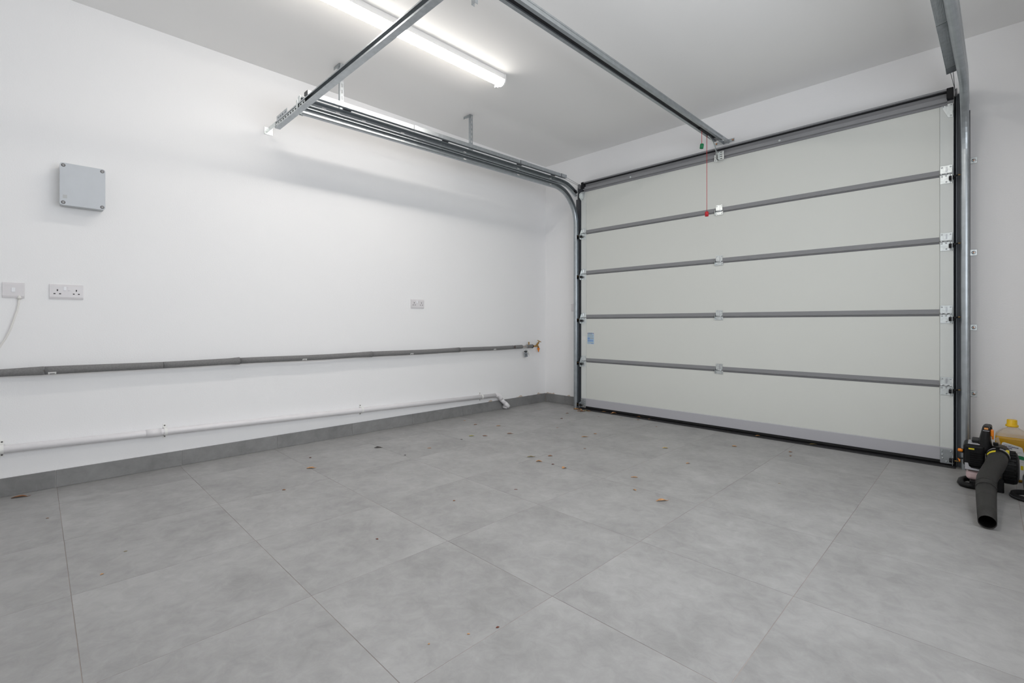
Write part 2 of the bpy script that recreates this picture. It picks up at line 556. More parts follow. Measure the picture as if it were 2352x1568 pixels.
def end_hinge(z, left):
    """Hinge with roller carrier at the end of a joint; z is the joint line."""
    mx = (lambda x: x) if left else mirror_x
    X0, X1 = D0 + 0.004, D0 + 0.066               # plate span for the left edge
    def bx(m, a, b, *r):
        a, b = sorted((mx(a), mx(b)))
        return m.box(a, b, *r)
    y = DY - 0.0015
    m = MB()
    bx(m, X0, X1, y - 0.004, y, z + 0.004, z + 0.056, 0.0006)
    hinge = m.build('hinge', 'zinc', door)
    m = MB()
    bx(m, X0, X1, y - 0.003, y, z - 0.064, z - 0.004, 0.0006)
    m.build('lower_leaf', 'zinc', hinge)
    m = MB()                                       # knuckles with a dark gap between
    for a, b in ((X0, X0 + 0.016), (X0 + 0.022, X0 + 0.042), (X0 + 0.047, X1)):
        a, b = sorted((mx(a), mx(b)))
        m.cyl((a, y - 0.006, z), (b, y - 0.006, z), 0.0055, 10)
    stuff(m.build('knuckle', 'bolt_steel', hinge))
    m = MB()
    bx(m, X0 + 0.026, X0 + 0.034, y - 0.006, y - 0.0035, z + 0.014, z + 0.046, 0.002)
    m.build('raised_rib', 'bolt_steel', hinge)
    # side flange standing off the door, carrying the roller
    xf = mx(X0 + 0.002)
    m = MB()
    m.prism([(y, z + 0.048), (y - 0.006, z + 0.048), (y - 0.034, z - 0.006), (y - 0.040, z - 0.012), (y - 0.040, z - 0.060), (y - 0.034, z - 0.066), (y, z - 0.066)],
            'x', min(xf, xf + 0.002), max(xf, xf + 0.002))
    m.build('side_flange', 'zinc', hinge)
    m = MB()
    a, b = mx(X0 - 0.006), mx(X0 + 0.018)
    m.lathe((min(a, b), y - 0.020, z - 0.035), [(0.012, 0.0), (0.014, 0.002), (0.013, abs(b - a))], 14, 'x')
    m.build('roller_holder', 'dark_plastic', hinge)
    m = MB()
    m.tube([(mx(X0 + 0.004), y - 0.020, z - 0.030), (mx(0.590), y - 0.018, z - 0.022)], [0.010, 0.004], 10)
    m.build('axle_boot', 'dark_plastic', hinge)
    m = MB()
    m.cyl((mx(0.590), y - 0.018, z - 0.022), (mx(0.572), y - 0.016, z - 0.022), 0.0032, 8)
    m.build('roller_axle', 'brass', hinge)
    m = MB()
    a, b = sorted((mx(0.5535), mx(0.571)))
    m.lathe((a, y - 0.016, z - 0.030), [(0.019, 0.0), (0.0205, 0.003), (0.0205, b - a - 0.003), (0.019, b - a)], 18, 'x')
    m.build('roller', 'dark_plastic', hinge)
    pts = [(X0 + 0.010, z + 0.045), (X0 + 0.053, z + 0.045), (X0 + 0.012, z - 0.014), (X0 + 0.032, z - 0.012), (X0 + 0.053, z - 0.014), (X0 + 0.031, z - 0.052), (X0 + 0.010, z - 0.055)]
    screws([(mx(x), zz) for x, zz in pts], y - 0.004, 0.0052, 'screws', hinge)
for z in JZ:
    end_hinge(z, True)
    end_hinge(z, False)

for z in JZ:                                       # middle hinges on the joints
    xc = 2.128
    y = DY - 0.003
    h = MB().box(xc - 0.029, xc + 0.029, y - 0.004, y, z + 0.004, z + 0.054, bev=0.0008).build('hinge', 'zinc', door)
    MB().box(xc - 0.033, xc + 0.033, y - 0.003, y, z - 0.034, z - 0.004, bev=0.0008).build('lower_leaf', 'zinc', h)
    MB().cyl((xc - 0.024, y - 0.007, z), (xc + 0.024, y - 0.007, z), 0.006, 10).build('knuckle', 'bolt_steel', h)
    MB().box(xc + 0.002, xc + 0.008, y - 0.006, y - 0.0035, z + 0.008, z + 0.052, bev=0.001).build('raised_rib', 'bolt_steel', h)
    MB().prism([(y, z + 0.03), (y - 0.014, z + 0.01), (y - 0.014, z - 0.03), (y, z - 0.034)], 'x', xc - 0.036, xc - 0.034).build('side_flange', 'zinc', h)
    screws([(xc - 0.019, z + 0.045), (xc + 0.021, z + 0.045), (xc - 0.022, z - 0.022), (xc + 0.022, z - 0.022)], y - 0.004, 0.005, 'screws', h)

for left in (True, False):                         # corner brackets, top and bottom
    mx = (lambda x: x) if left else mirror_x
    y = DY - 0.006
    a, b = sorted((mx(D0 + 0.002), mx(D0 + 0.066)))
    br = MB().box(a, b, y - 0.004, y, 0.016, 0.112, bev=0.001).build('bottom_bracket', 'galvanised', door)
    xf = sorted((mx(D0 + 0.002), mx(D0 + 0.0045)))
    MB().prism([(y - 0.004, 0.082), (y - 0.036, 0.074), (y - 0.040, 0.068), (y - 0.040, 0.016), (y - 0.004, 0.012)], 'x', *xf).build('side_flange', 'galvanised', br)
    q = sorted((mx(D0 - 0.006), mx(D0 + 0.02)))
    MB().lathe((q[0], y - 0.022, 0.045), [(0.012, 0), (0.015, 0.003), (0.013, q[1] - q[0])], 14, 'x').build('roller_holder', 'dark_plastic', br)
    q = sorted((mx(0.5535), mx(0.571)))
    MB().lathe((q[0], y - 0.016, 0.045), [(0.019, 0.0), (0.0205, 0.003), (0.0205, q[1] - q[0] - 0.003), (0.019, q[1] - q[0])], 18, 'x').build('roller', 'dark_plastic', br)
    MB().cyl((mx(D0 + 0.02), y - 0.018, 0.045), (mx(0.566), y - 0.016, 0.045), 0.004, 8).build('roller_axle', 'brass', br)
    screws([(mx(D0 + xx), zz) for xx, zz in ((0.013, 0.100), (0.055, 0.098), (0.055, 0.072), (0.053, 0.048), (0.034, 0.030), (0.014, 0.052), (0.012, 0.024))], y - 0.004, 0.0052, 'screws', br)
    tp = [(D0 + 0.002, 2.408), (D0 + 0.062, 2.408), (D0 + 0.058, 2.395), (D0 + 0.026, 2.318), (D0 + 0.002, 2.318)]
    tp = [(mx(xx), zz) for xx, zz in tp]
    br = MB().prism(tp, 'y', DY - 0.006, DY - 0.0025).build('top_bracket', 'zinc', door)
    xf = sorted((mx(D0 + 0.000), mx(D0 + 0.0025)))
    MB().prism([(DY - 0.006, 2.408), (DY - 0.040, 2.380), (DY - 0.042, 2.345), (DY - 0.012, 2.318), (DY - 0.006, 2.318)], 'x', *xf).build('side_flange', 'zinc', br)
    q = sorted((mx(0.5535), mx(0.571)))
    MB().lathe((q[0], DY - 0.04, 2.415), [(0.019, 0.0), (0.0205, 0.003), (0.0205, q[1] - q[0] - 0.003), (0.019, q[1] - q[0])], 18, 'x').build('roller', 'dark_plastic', br)
    screws([(mx(D0 + xx), zz) for xx, zz in ((0.012, 2.398), (0.034, 2.398), (0.052, 2.396), (0.012, 2.328))], DY - 0.006, 0.0055, 'screws', br)
# safety sticker with printed lines
st = MB().box(0.695, 0.782, DY - 0.0012, DY - 0.0002, 0.723, 0.846).build('warning_sticker', 'label_blue', door)
st['label'] = 'pale blue warning sticker with a bold header and printed lines'
def bars(rows, mat, y0, name='printed_lines'):
    m = MB()
    for x0, x1, z0, z1 in rows:
        m.box(x0, x1, y0 - 0.0005, y0, z0, z1)
    return stuff(m.build(name, mat, st))
bars([(0.708, 0.764, 0.838, 0.843)], 'ink_navy', DY - 0.0013, 'header_print')
bars([(0.697, 0.703, 0.834, 0.843), (0.771, 0.777, 0.834, 0.843)], 'ink_red', DY - 0.0013, 'warning_triangles')
bars([(0.699, 0.760, 0.826, 0.832), (0.699, 0.776, 0.812, 0.817), (0.699, 0.770, 0.800, 0.804), (0.732, 0.776, 0.782, 0.790), (0.699, 0.772, 0.7345, 0.739)], 'ink_grey', DY - 0.0013)
bars([(0.699, 0.729, 0.776, 0.792), (0.699, 0.774, 0.766, 0.771), (0.699, 0.774, 0.750, 0.762), (0.745, 0.779, 0.7255, 0.731)], 'ink_blue', DY - 0.0013)
MB().box(D0 + 0.012, D0 + 0.060, DY - 0.0025, DY - 0.0016, 0.765, 0.805).build('type_plate', 'sticker_white', door)['label'] = 'small white type plate on the end cap'

# rubber threshold glued to the floor under the door
th = MB()
th.prism([(4.242, 0.0), (4.247, 0.007), (4.270, 0.0085), (4.335, 0.009), (4.350, 0.0)], 'x', D0 - 0.01, D1 + 0.012)
tag(th.build('trim_1', 'threshold_rubber'), 'black rubber threshold strip on the floor under the garage door', 'threshold', kind='structure')

# ================================================================== TRACKS, SPRINGS, FRAMES
plain('seal_dark', (0.10, 0.112, 0.13), 0.5)
CPROF = [(0, -.018), (.003, -.0235), (.009, -.027), (.018, -.0285), (.027, -.0275), (.035, -.025), (.040, -.020), (.040, -.017), (.038, -.017), (.038, -.021), (.035, -.024), (.016, -.024),
         (.016, .024), (.035, .024), (.038, .021), (.038, .017), (.040, .017), (.040, .022), (.036, .026), (0, .026)]

def skew(x, y, z):
    """The horizontal tracks were hung a touch out of square."""
    d = max(0.0, 3.91 - y)
    return (x - 0.014 * d, y, z - 0.008 * d)

def ladder(m, p, run, width, n, hole, t, axis_w, axis_r, axis_t):
    """Slotted flat strip: two rails and rungs, so the slots are real holes."""
    p, W, R, TT = Vector(p), Vector(axis_w), Vector(axis_r), Vector(axis_t)
    def slab(w0, w1, r0, r1):
        c = [p + W * a + R * b + TT * d for a in (w0, w1) for b in (r0, r1) for d in (0, t)]
        m.poly(c, [(0, 1, 3, 2), (4, 6, 7, 5), (0, 4, 5, 1), (2, 3, 7, 6), (0, 2, 6, 4), (1, 5, 7, 3)])
    e = (width - hole[0]) / 2
    slab(0, e, 0, run)
    slab(width - e, width, 0, run)
    pitch = run / n
    for k in range(n + 1):
        a = max(0, k * pitch - (pitch - hole[1]) / 2)
        b = min(run, k * pitch + (pitch - hole[1]) / 2)
        slab(e, width - e, a, b)

def track_side(left):
    mx = (lambda x: x) if left else mirror_x
    sg = 1 if left else -1
    side = 'beside the pipe wall' if left else 'above the leaf blower'
    root = thing('door_track', (mx(0.555), 4.285, 0), 'galvanised double roller track curving up from the floor ' + side, 'door track', 'roller tracks of the garage door')
    A = (sg, 0, 0)
    def BX(m, a, b, *r):
        a, b = sorted((mx(a), mx(b)))
        return m.box(a, b, *r)
    # lower track: up the wall, round the bend and back under the ceiling
    yv, zh = 4.282, 2.417
    fr = [((mx(.535), yv, 0.0), A, (0, 1, 0)), ((mx(.535), yv, 2.045), A, (0, 1, 0))]
    R = zh - 2.045
    for k in range(1, 16):
        a = PI / 2 * k / 16
        fr.append(((mx(.535), yv - R + R * math.cos(a), 2.045 + R * math.sin(a)), A, (0, math.cos(a), math.sin(a))))
    for y in (yv - R, 3.0, 1.275):
        x, yy, z = skew(mx(.535), y, zh)
        fr.append(((x, yy, z), A, (0, 0, 1)))
    MB().sweep(CPROF, fr).build('lower_track', 'track_steel', root)
    fr = []
    for y, z, a in ((1.275, 2.478, 90), (2.6, 2.478, 90), (3.98, 2.478, 90), (4.06, 2.474, 84), (4.12, 2.464, 75), (4.19, 2.437, 64), (4.285, 2.388, 60)):
        x, yy, zz = skew(mx(.535), y, z)
        fr.append(((x, yy, zz), A, (0, math.cos(math.radians(a)), math.sin(math.radians(a)))))
    MB().sweep(CPROF, fr).build('upper_track', 'track_steel', root)
    # pale inspection stickers in the webs
    for y in (1.42, 1.52, 1.72, 2.05, 2.68, 3.35, 3.83):
        for zz in (2.417, 2.478):
            x, yy, z = skew(mx(.5515), y, zz)
            a, b = sorted((x, x + sg * 0.0006))
            MB().box(a, b, yy, yy + 0.03, z - 0.004, z + 0.004).build('sticker', 'sticker_white', root)
    # small bolts through the webs
    m = MB()
    for y in (1.78, 2.44, 2.47, 3.32, 3.35, 3.86, 3.90):
        for zz in (2.405, 2.43, 2.468, 2.49):
            x, yy, z = skew(mx(.551), y, zz)
            m.lathe((x, yy, z), [(0.005, 0), (0.004, 0.003 * sg)], 8, 'x')
    stuff(m.build('bolts', 'bolt_steel', root))
    # spring housing alongside the upper track
    def hbox(m, y0, y1, grow, zg=0.0):
        pts = []
        for y in (y0, y1):
            for xx, zz in ((.581 - grow, 2.509 - grow), (.632 + grow, 2.499 - grow), (.632 + grow, 2.531 + grow + zg), (.581 - grow, 2.531 + grow + zg)):
                pts.append(skew(mx(xx), y, zz))
        m.poly(pts, [(0, 1, 2, 3), (7, 6, 5, 4), (0, 4, 5, 1), (1, 5, 6, 2), (2, 6, 7, 3), (3, 7, 4, 0)])
    m = MB(); hbox(m, 1.29, 4.01, 0)
    hs = m.build('spring_housing', 'galvanised', root)
    for y0, y1 in ((1.29, 1.36), (2.12, 2.16), (3.32, 3.40), (3.93, 4.015)):
        m = MB(); hbox(m, y0, y1, 0.0016)
        m.build('sleeve', 'galvanised', hs)
        m = MB(); hbox(m, y0 - 0.004, y0, 0.0010)
        m.build('sleeve_gap', 'frame_grey', hs)
    for k in range(9):                              # pressed ribs along the underside
        x = .584 + 0.0052 * k
        zr = 2.509 - 0.010 * (x - .581) / .051
        pts = []
        for y in (1.36, 3.93):
            for xx, zz in ((x, zr + .001), (x + .0022, zr + .001), (x + .0022, zr - .0013), (x, zr - .0013)):
                pts.append(skew(mx(xx), y, zz))
        m = MB(); m.poly(pts, [(0, 1, 2, 3), (7, 6, 5, 4), (0, 4, 5, 1), (1, 5, 6, 2), (2, 6, 7, 3), (3, 7, 4, 0)])
        m.build('rib', 'galvanised', hs)
    for y in (1.56, 2.43, 3.32, 3.82):              # clamps between housing and track
        m = MB()
        pts = []
        for yy in (y, y + 0.06):
            for xx, zz in ((.573, 2.503), (.586, 2.503), (.586, 2.510), (.573, 2.510)):
                pts.append(skew(mx(xx), yy, zz))
        m.poly(pts, [(0, 1, 2, 3), (7, 6, 5, 4), (0, 4, 5, 1), (1, 5, 6, 2), (2, 6, 7, 3), (3, 7, 4, 0)])
        m.build('clamp', 'frame_grey', root)
    for dz, x0 in ((0.012, .618), (-0.002, .602)):
        MB().cyl((mx(x0), 4.00, 2.505 + dz), (mx(.604), 4.275, 2.474 + dz), 0.0016, 6).build('lift_cable', 'cable_steel', root)
    m = MB()
    a, b = sorted((mx(.594), mx(.606)))
    m.lathe((a, 4.283, 2.468), [(0.026, 0), (0.028, 0.002), (0.022, 0.006), (0.028, 0.010), (0.026, b - a)], 20, 'x')
    m.build('cable_pulley', 'joint_grey', root)
    # post: front plate and slotted side plate
    m = MB()
    BX(m, .532, .577, 4.311, 4.3135, 0.0, 2.34)
    BX(m, .553, .577, 4.311, 4.3135, 2.34, 2.50)
    fp = m.build('frame_post', 'frame_grey', root)
    slots = [0.9504 + (742 - v) * 0.0049 for v in (797, 789, 781, 773, 753, 710.5, 696.5, 682, 668, 654, 611.5, 597.4, 583)]
    m = MB()
    BX(m, .575, .577, 4.3135, 4.327, 0, 2.50)
    BX(m, .575, .577, 4.341, 4.397, 0, 2.50)
    z = 0.0
    for s in slots + [2.23]:
        BX(m, .575, .577, 4.327, 4.341, z, s - 0.012)
        z = s + 0.014
    BX(m, .575, .577, 4.327, 4.341, z, 2.50)
    bmesh.ops.remove_doubles(m.bm, verts=m.bm.verts, dist=1e-5)
    m.build('slotted_plate', 'frame_grey', fp)
    for k, (x0, x1, y0) in enumerate(((.5775, .5845, 4.316), (.5855, .593, 4.322), (.594, .6015, 4.314), (.6025, .6105, 4.345))):
        m = MB()
        BX(m, x0, x1, y0, 4.397, 0.0, 2.47)
        m.build('seal_lip', 'seal_dark' if k < 3 else 'black_rubber', root)
    for z in (2.028, 1.418, 0.922, 0.484):          # wall tabs
        m = MB()
        BX(m, .501, .540, 4.3935, 4.3965, z - 0.020, z + 0.020, 0.001)
        BX(m, .538, .541, 4.318, 4.394, z - 0.020, z + 0.020)
        tb_ = m.build('wall_tab', 'zinc', root)
        MB().lathe((mx(.517), 4.3934, z), [(0.011, 0), (0.011, -0.0015), (0.005, -0.002)], 14, 'y').build('washer', 'bolt_steel', tb_)
        MB().lathe((mx(.517), 4.3912, z), [(0.0045, 0), (0.0035, -0.004)], 8, 'y').build('anchor_bolt', 'copper', tb_)
    # hangers up to the ceiling
    for y in (1.575, 2.800):
        x0, _, z0 = skew(mx(.500), y, 2.46)
        m = MB()
        ladder(m, (x0, y, z0), RC - z0, 0.027, 9, (0.008, 0.025), 0.002, (0, 1, 0), (0, 0, 1), (sg, 0, 0))
        hg = m.build('hanger_strap', 'galvanised', root)
        m = MB()
        a, b = sorted((x0, x0 - sg * 0.022))
        m.box(a, b, y - 0.002, y, z0, RC)
        m.build('flange', 'galvanised', hg)
        m = MB()
        ladder(m, (x0 - sg * 0.09, y - 0.005, RC - 0.0025), 0.09, 0.036, 2, (0.012, 0.024), 0.0022, (0, 1, 0), (sg, 0, 0), (0, 0, 1))
        m.build('ceiling_foot', 'galvanised', hg)
        MB().box(min(x0, x0 - sg * 0.09), max(x0, x0 - sg * 0.09), y - 0.007, y - 0.005, RC - 0.022, RC - 0.0003).build('foot_lip', 'galvanised', hg)
        a, b = sorted((x0, x0 + sg * 0.03))
        MB().box(a, b, y + 0.004, y + 0.022, z0 + 0.002, z0 + 0.016).build('track_bolt', 'bolt_steel', hg)
    return root
track_side(True)
track_side(False)

# ------------------------------------------------------------------ cross bar at the back of the tracks
bar = thing('cross_bar', (DC, 1.243, 2.362), 'long galvanised channel bar crossing under the ceiling from the pipe wall', 'support bar')
m = MB()
m.prism([(1.225, 2.362), (1.262, 2.362), (1.262, 2.404), (1.225, 2.404), (1.225, 2.396), (1.2275, 2.396), (1.2275, 2.4015), (1.2595, 2.4015),
         (1.2595, 2.3645), (1.2275, 2.3645), (1.2275, 2.372), (1.225, 2.372)], 'x', 0.165, 4.103)
m.build('channel', 'galvanised', bar)
for xa, xb in ((0.167, 0.70), (3.568, 4.101)):
    m = MB()
    ladder(m, (xa, 1.229, 2.370), xb - xa, 0.027, 12, (0.010, 0.024), 0.0015, (0, 0, 1), (1, 0, 0), (0, 1, 0))
    m.build('slotted_insert', 'zinc', bar)
    MB().box(xa, xb, 1.2555, 1.259, 2.367, 2.40).build('slot_shade', 'frame_grey', bar)  # dark sheet stands in for the channel's inner shade behind the slots
for s in (1, -1):
    f = (lambda x: x) if s == 1 else mirror_x
    def BB(m, a, b, *r):
        a, b = sorted((f(a), f(b)))
        return m.box(a, b, *r)
    m = MB()
    BB(m, 0.0, 0.004, 1.205, 1.265, 2.362, 2.415, 0.0008)
    BB(m, 0.002, 0.19, 1.2205, 1.2235, 2.370, 2.402, 0.0008)
    eb = m.build('wall_bracket', 'zinc', bar)
    m = MB()
    BB(m, 0.004, 0.010, 1.222, 1.234, 2.380, 2.392, 0.001)
    m.build('anchor_bolt', 'bolt_steel', eb)
    m = MB()
    BB(m, 0.20, 0.40, 1.226, 1.229, 2.4045, 2.436)
    BB(m, 0.20, 0.40, 1.229, 1.262, 2.4045, 2.4075)
    ag = m.build('adjuster_angle', 'galvanised', bar)
    m = MB()
    for x in (0.23, 0.27, 0.31, 0.36):
        x = f(x)
        m.lathe((x, 1.2258, 2.420), [(0.006, 0), (0.005, -0.006)], 8, 'y')
    stuff(m.build('adjuster_bolts', 'bolt_steel', ag))
    m = MB()
    BB(m, 0.49, 0.53, 1.264, 1.267, 2.372, 2.492)
    BB(m, 0.49, 0.4925, 1.267, 1.30, 2.372, 2.492)
    m.build('corner_bracket', 'zinc', bar)
    m = MB()
    BB(m, 0.575, 0.600, 1.2205, 1.2235, 2.372, 2.425, 0.0008)
    m.build('clamp_plate', 'zinc', bar)

# ------------------------------------------------------------------ opener rail
op = thing('opener_rail', (2.1525, 2.3, 2.54), 'grey door opener rail with a black slot under the ceiling', 'opener rail')
m = MB()
rx0, rx1, rz0, rz1 = 2.115, 2.190, 2.540, 2.576
m.prism([(rx0, rz0), (rx0 + .022, rz0), (rx0 + .022, rz0 + .010), (rx0 + .020, rz0 + .010), (rx0 + .020, rz0 + .002), (rx0 + .002, rz0 + .002), (rx0 + .002, rz1 - .002),
         (rx1 - .002, rz1 - .002), (rx1 - .002, rz0 + .002), (rx1 - .020, rz0 + .002), (rx1 - .020, rz0 + .010), (rx1 - .022, rz0 + .010), (rx1 - .022, rz0), (rx1, rz0),
         (rx1, rz0 + .012), (rx1 - .003, rz0 + .014), (rx1 - .003, rz1 - .012), (rx1, rz1 - .010), (rx1, rz1), (rx0, rz1), (rx0, rz1 - .010), (rx0 + .003, rz1 - .012), (rx0 + .003, rz0 + .014), (rx0, rz0 + .012)], 'y', 0.30, 4.215)
m.build('rail', 'track_steel', op)
MB().box(2.138, 2.167, 0.30, 4.14, 2.5485, 2.556).build('belt_channel', 'dark_plastic', op)
MB().box(2.138, 2.167, 4.145, 4.21, 2.546, 2.553).build('end_pulley_block', 'joint_grey', op)
MB().box(2.141, 2.164, 3.83, 4.03, 2.532, 2.5475, bev=0.003).build('trolley', 'dark_plastic', op)
m = MB()
ladder(m, (2.052, 4.3945, 2.570), 0.169, 0.029, 5, (0.010, 0.018), 0.003, (0, 0, 1), (1, 0, 0), (0, 1, 0))
wp = m.build('wall_plate', 'galvanised', op)
for x in (2.064, 2.209):
    MB().lathe((x, 4.394, 2.5845), [(0.008, 0), (0.006, -0.005)], 10, 'y').build('anchor_bolt', 'copper', wp)
MB().box(2.128, 2.134, 4.16, 4.394, 2.562, 2.590).build('link', 'galvanised', op)
MB().box(2.172, 2.178, 4.16, 4.394, 2.562, 2.590).build('link', 'galvanised', op)
pts = [(2.150, 4.005, 2.538), (2.148, 4.06, 2.532), (2.142, 4.13, 2.512), (2.134, 4.19, 2.485), (2.130, 4.235, 2.455), (2.132, 4.255, 2.436)]
m = MB()
rings = []
for i, p in enumerate(pts):
    a, b = Vector(pts[max(i - 1, 0)]), Vector(pts[min(i + 1, len(pts) - 1)])
    t = (b - a).normalized()
    nrm = Vector((1, 0, 0)).cross(t).normalized()
    rings.append([m.bm.verts.new(Vector(p) + Vector((1, 0, 0)) * sx * 0.0025 + nrm * sn * 0.011) for sx, sn in ((-1, -1), (1, -1), (1, 1), (-1, 1))])
m.skin(rings, smooth=False)
m.build('drive_arm', 'zinc', op)
for leg_x in (1.975, 2.302):                         # hanger legs either side of the rail
    m = MB()
    m.prism([(leg_x, 1.555), (leg_x + .028, 1.555), (leg_x + .028, 1.575), (leg_x + .026, 1.575), (leg_x + .026, 1.557), (leg_x + .002, 1.557), (leg_x + .002, 1.575), (leg_x, 1.575)], 'z', 2.555, RC)
    m.build('hanger_leg', 'galvanised', op)
MB().box(1.975, 2.330, 1.576, 1.60, 2.700, 2.707).build('hanger_strap', 'galvanised', op)
MB().box(2.138, 2.167, 1.576, 1.60, 2.5765, 2.6995).build('hanger_link', 'galvanised', op)
# bracket of the arm on the door beam
for x0, x1, z0, z1 in ((2.098, 2.123, 2.383, 2.440), (2.137, 2.180, 2.390, 2.462)):
    m = MB()
    ladder(m, (x0, DY - 0.036, z0), z1 - z0, x1 - x0, 4, ((x1 - x0) * 0.5, 0.008), 0.003, (1, 0, 0), (0, 0, 1), (0, 1, 0))
    m.build('arm_bracket', 'zinc', tb)
MB().box(2.122, 2.126, DY - 0.062, DY - 0.033, 2.39, 2.448).build('arm_bracket_lug', 'zinc', tb)
MB().box(2.137, 2.141, DY - 0.062, DY - 0.033, 2.39, 2.448).build('arm_bracket_lug', 'zinc', tb)

def pull(x, y, z, mat, label, tilt):
    root = thing('release_cord', (x, y, z), label, 'pull cord', 'release cords of the door opener')
    MB().tube([(x, y, 2.531), (x, y, (2.531 + z) / 2), (x, y, z + 0.020)], 0.0020, 6).build('cord', 'cord_red', root)
    m = MB()
    m.lathe((0, 0, 0), [(0.009, -0.021), (0.0145, -0.019), (0.015, 0.012), (0.013, 0.019), (0.006, 0.021)], 14, 'z')
    bmesh.ops.rotate(m.bm, verts=m.bm.verts, cent=(0, 0, 0), matrix=Matrix.Rotation(tilt, 3, 'Y'))
    bmesh.ops.translate(m.bm, verts=m.bm.verts, vec=(x, y, z))
    m.build('handle', mat, root)
pull(2.152, 3.875, 2.405, 'pull_green', 'short red cord with a green pull handle under the opener rail', 0.12)
pull(2.143, 3.995, 1.869, 'pull_red', 'long red cord with a red pull handle hanging before the door', 0.0)

# ------------------------------------------------------------------ ceiling lights
def batten(xc, label):
    y0, y1 = 0.743, 2.543
    root = thing('ceiling_light', (xc, (y0 + y1) / 2, RC), label, 'ceiling light', 'fluorescent battens')
    MB().box(xc - 0.040, xc + 0.040, y0 + 0.012, y1 - 0.012, RC - 0.041, RC - 0.0005, bev=0.002).build('housing', 'white_enamel', root)
    m = MB()
    prof = [(xc + 0.039 * math.cos(a), RC - 0.0415 - 0.040 * math.sin(a)) for a in [PI * k / 12 for k in range(13)]]
    m.prism(prof, 'y', y0 + 0.014, y1 - 0.014)
    m.build('diffuser', 'tube_glow', root)
    for a, b in ((y0, y0 + 0.012), (y1 - 0.012, y1)):
        m = MB()
        prof = [(xc + 0.042, RC - 0.001), (xc + 0.042, RC - 0.0415)] + [(xc + 0.042 * math.cos(t), RC - 0.0415 - 0.042 * math.sin(t)) for t in [PI * k / 12 for k in range(1, 12)]] + [(xc - 0.042, RC - 0.0415), (xc - 0.042, RC - 0.001)]
        m.prism(prof, 'y', a, b)
        m.build('end_cap', 'white_enamel', root)
    MB().box(xc - 0.035, xc - 0.015, y1 - 0.05, y1 - 0.03, RC - 0.092, RC - 0.0765).build('diffuser_clip', 'white_enamel', root)
batten(1.171, 'lit white batten light on the ceiling above the cross bar')
batten(mirror_x(1.171), 'second lit batten light on the ceiling, beyond the opener rail')

# ================================================================== FITTINGS ON THE PIPE WALL
# junction box
jb = thing('junction_box', (0.0, 0.196, 1.75), 'square grey plastic junction box with four corner screws on the wall', 'junction box')
y0, y1, z0, z1 = 0.097, 0.295, 1.626, 1.866
def rbox(x0, x1, y0, y1, z0, z1, r):
    m = MB()
    pts = []
    for cy, cz, a0 in ((y1 - r, z1 - r, 0), (y0 + r, z1 - r, 90), (y0 + r, z0 + r, 180), (y1 - r, z0 + r, 270)):
        for k in range(5):
            a = math.radians(a0 + 22.5 * k)
            pts.append((cy + r * math.cos(a), cz + r * math.sin(a)))
    return m.prism(pts, 'x', x0, x1)
rbox(0.0, 0.064, y0 + 0.002, y1 - 0.002, z0 + 0.002, z1 - 0.002, 0.012).build('body', 'box_side_grey', jb)
lid = rbox(0.066, 0.090, y0, y1, z0, z1, 0.013).build('lid', 'box_grey', jb)
for yy in (y0 + 0.015, y1 - 0.014):
    for zz in (z0 + 0.014, z1 - 0.014):
        s = MB().lathe((0.0901, yy, zz), [(0.0095, 0), (0.0095, 0.0006), (0.007, 0.0012)], 14, 'x').build('screw', 'screw_dark', lid)
        MB().lathe((0.0913, yy, zz), [(0.0058, 0), (0.005, 0.001)], 12, 'x').build('screw_head', 'box_side_grey', lid)
        MB().box(0.0923, 0.0930, yy - 0.005, yy + 0.005, zz - 0.0012, zz + 0.0012).build('screw_slot', 'screw_dark', lid)
MB().box(0.0901, 0.0903, 0.110, 0.128, 1.664, 1.684).build('moulded_mark', 'box_side_grey', lid)

def plate(m, x0, y0, y1, z0, z1):
    """Wall plate with softly sloped top and bottom edges."""
    prof = [(0.0, z0), (0.006, z0 + 0.001), (0.0095, z0 + 0.012), (0.0095, z1 - 0.012), (0.006, z1 - 0.001), (0.0, z1)]
    n = len(prof)
    a = [m.bm.verts.new((x0 + p[0], y0 + (0.001 if p[0] > 0.001 else 0), p[1])) for p in prof]
    b = [m.bm.verts.new((x0 + p[0], y1 - (0.001 if p[0] > 0.001 else 0), p[1])) for p in prof]
    for i in range(n):
        j = (i + 1) % n
        m.bm.faces.new((a[i], a[j], b[j], b[i]))
    m.bm.faces.new(a)
    m.bm.faces.new(b)

def double_socket(yc, label):
    root = thing('wall_socket', (0, yc, 1.133), label, 'socket', 'double sockets on the pipe wall')
    W, H = 0.146, 0.086
    ya, za = yc - W / 2, 1.133 - H / 2
    m = MB(); plate(m, 0.0, ya, ya + W, za, za + H)
    m.build('face_plate', 'switch_white', root)
    Y = lambda f: ya + W * f
    Z = lambda f: za + H * (1 - f)
    for k, (f0, f1) in enumerate(((0.41, 0.485), (0.532, 0.612))):
        m = MB()
        d = 0.004 if k == 0 else 0.0015
        m.prism([(0.0095, Z(0.42)), (0.0095 + d, Z(0.41)), (0.0105, Z(0.17)), (0.0095, Z(0.16))], 'y', 0, 1)
        for v in m.bm.verts:
            x, t, z = v.co.x, v.co.y, v.co.z
            v.co = (x, Y(f0) + (Y(f1) - Y(f0)) * t, z)
        m.build('rocker', 'rocker_white' if k == 0 else 'switch_white', root)
    for a, b, c, d in ((.213, .250, .34, .46), (.768, .805, .34, .46), (.118, .178, .605, .67), (.278, .338, .605, .67), (.682, .736, .605, .67), (.832, .888, .605, .67)):
        MB().box(0.0096, 0.0100, Y(a), Y(b), Z(d), Z(c)).build('pin_hole', 'pin_black', root)
double_socket(0.129, 'white double socket under the grey junction box')
double_socket(2.552, 'white double socket far along the wall, near the tap end')

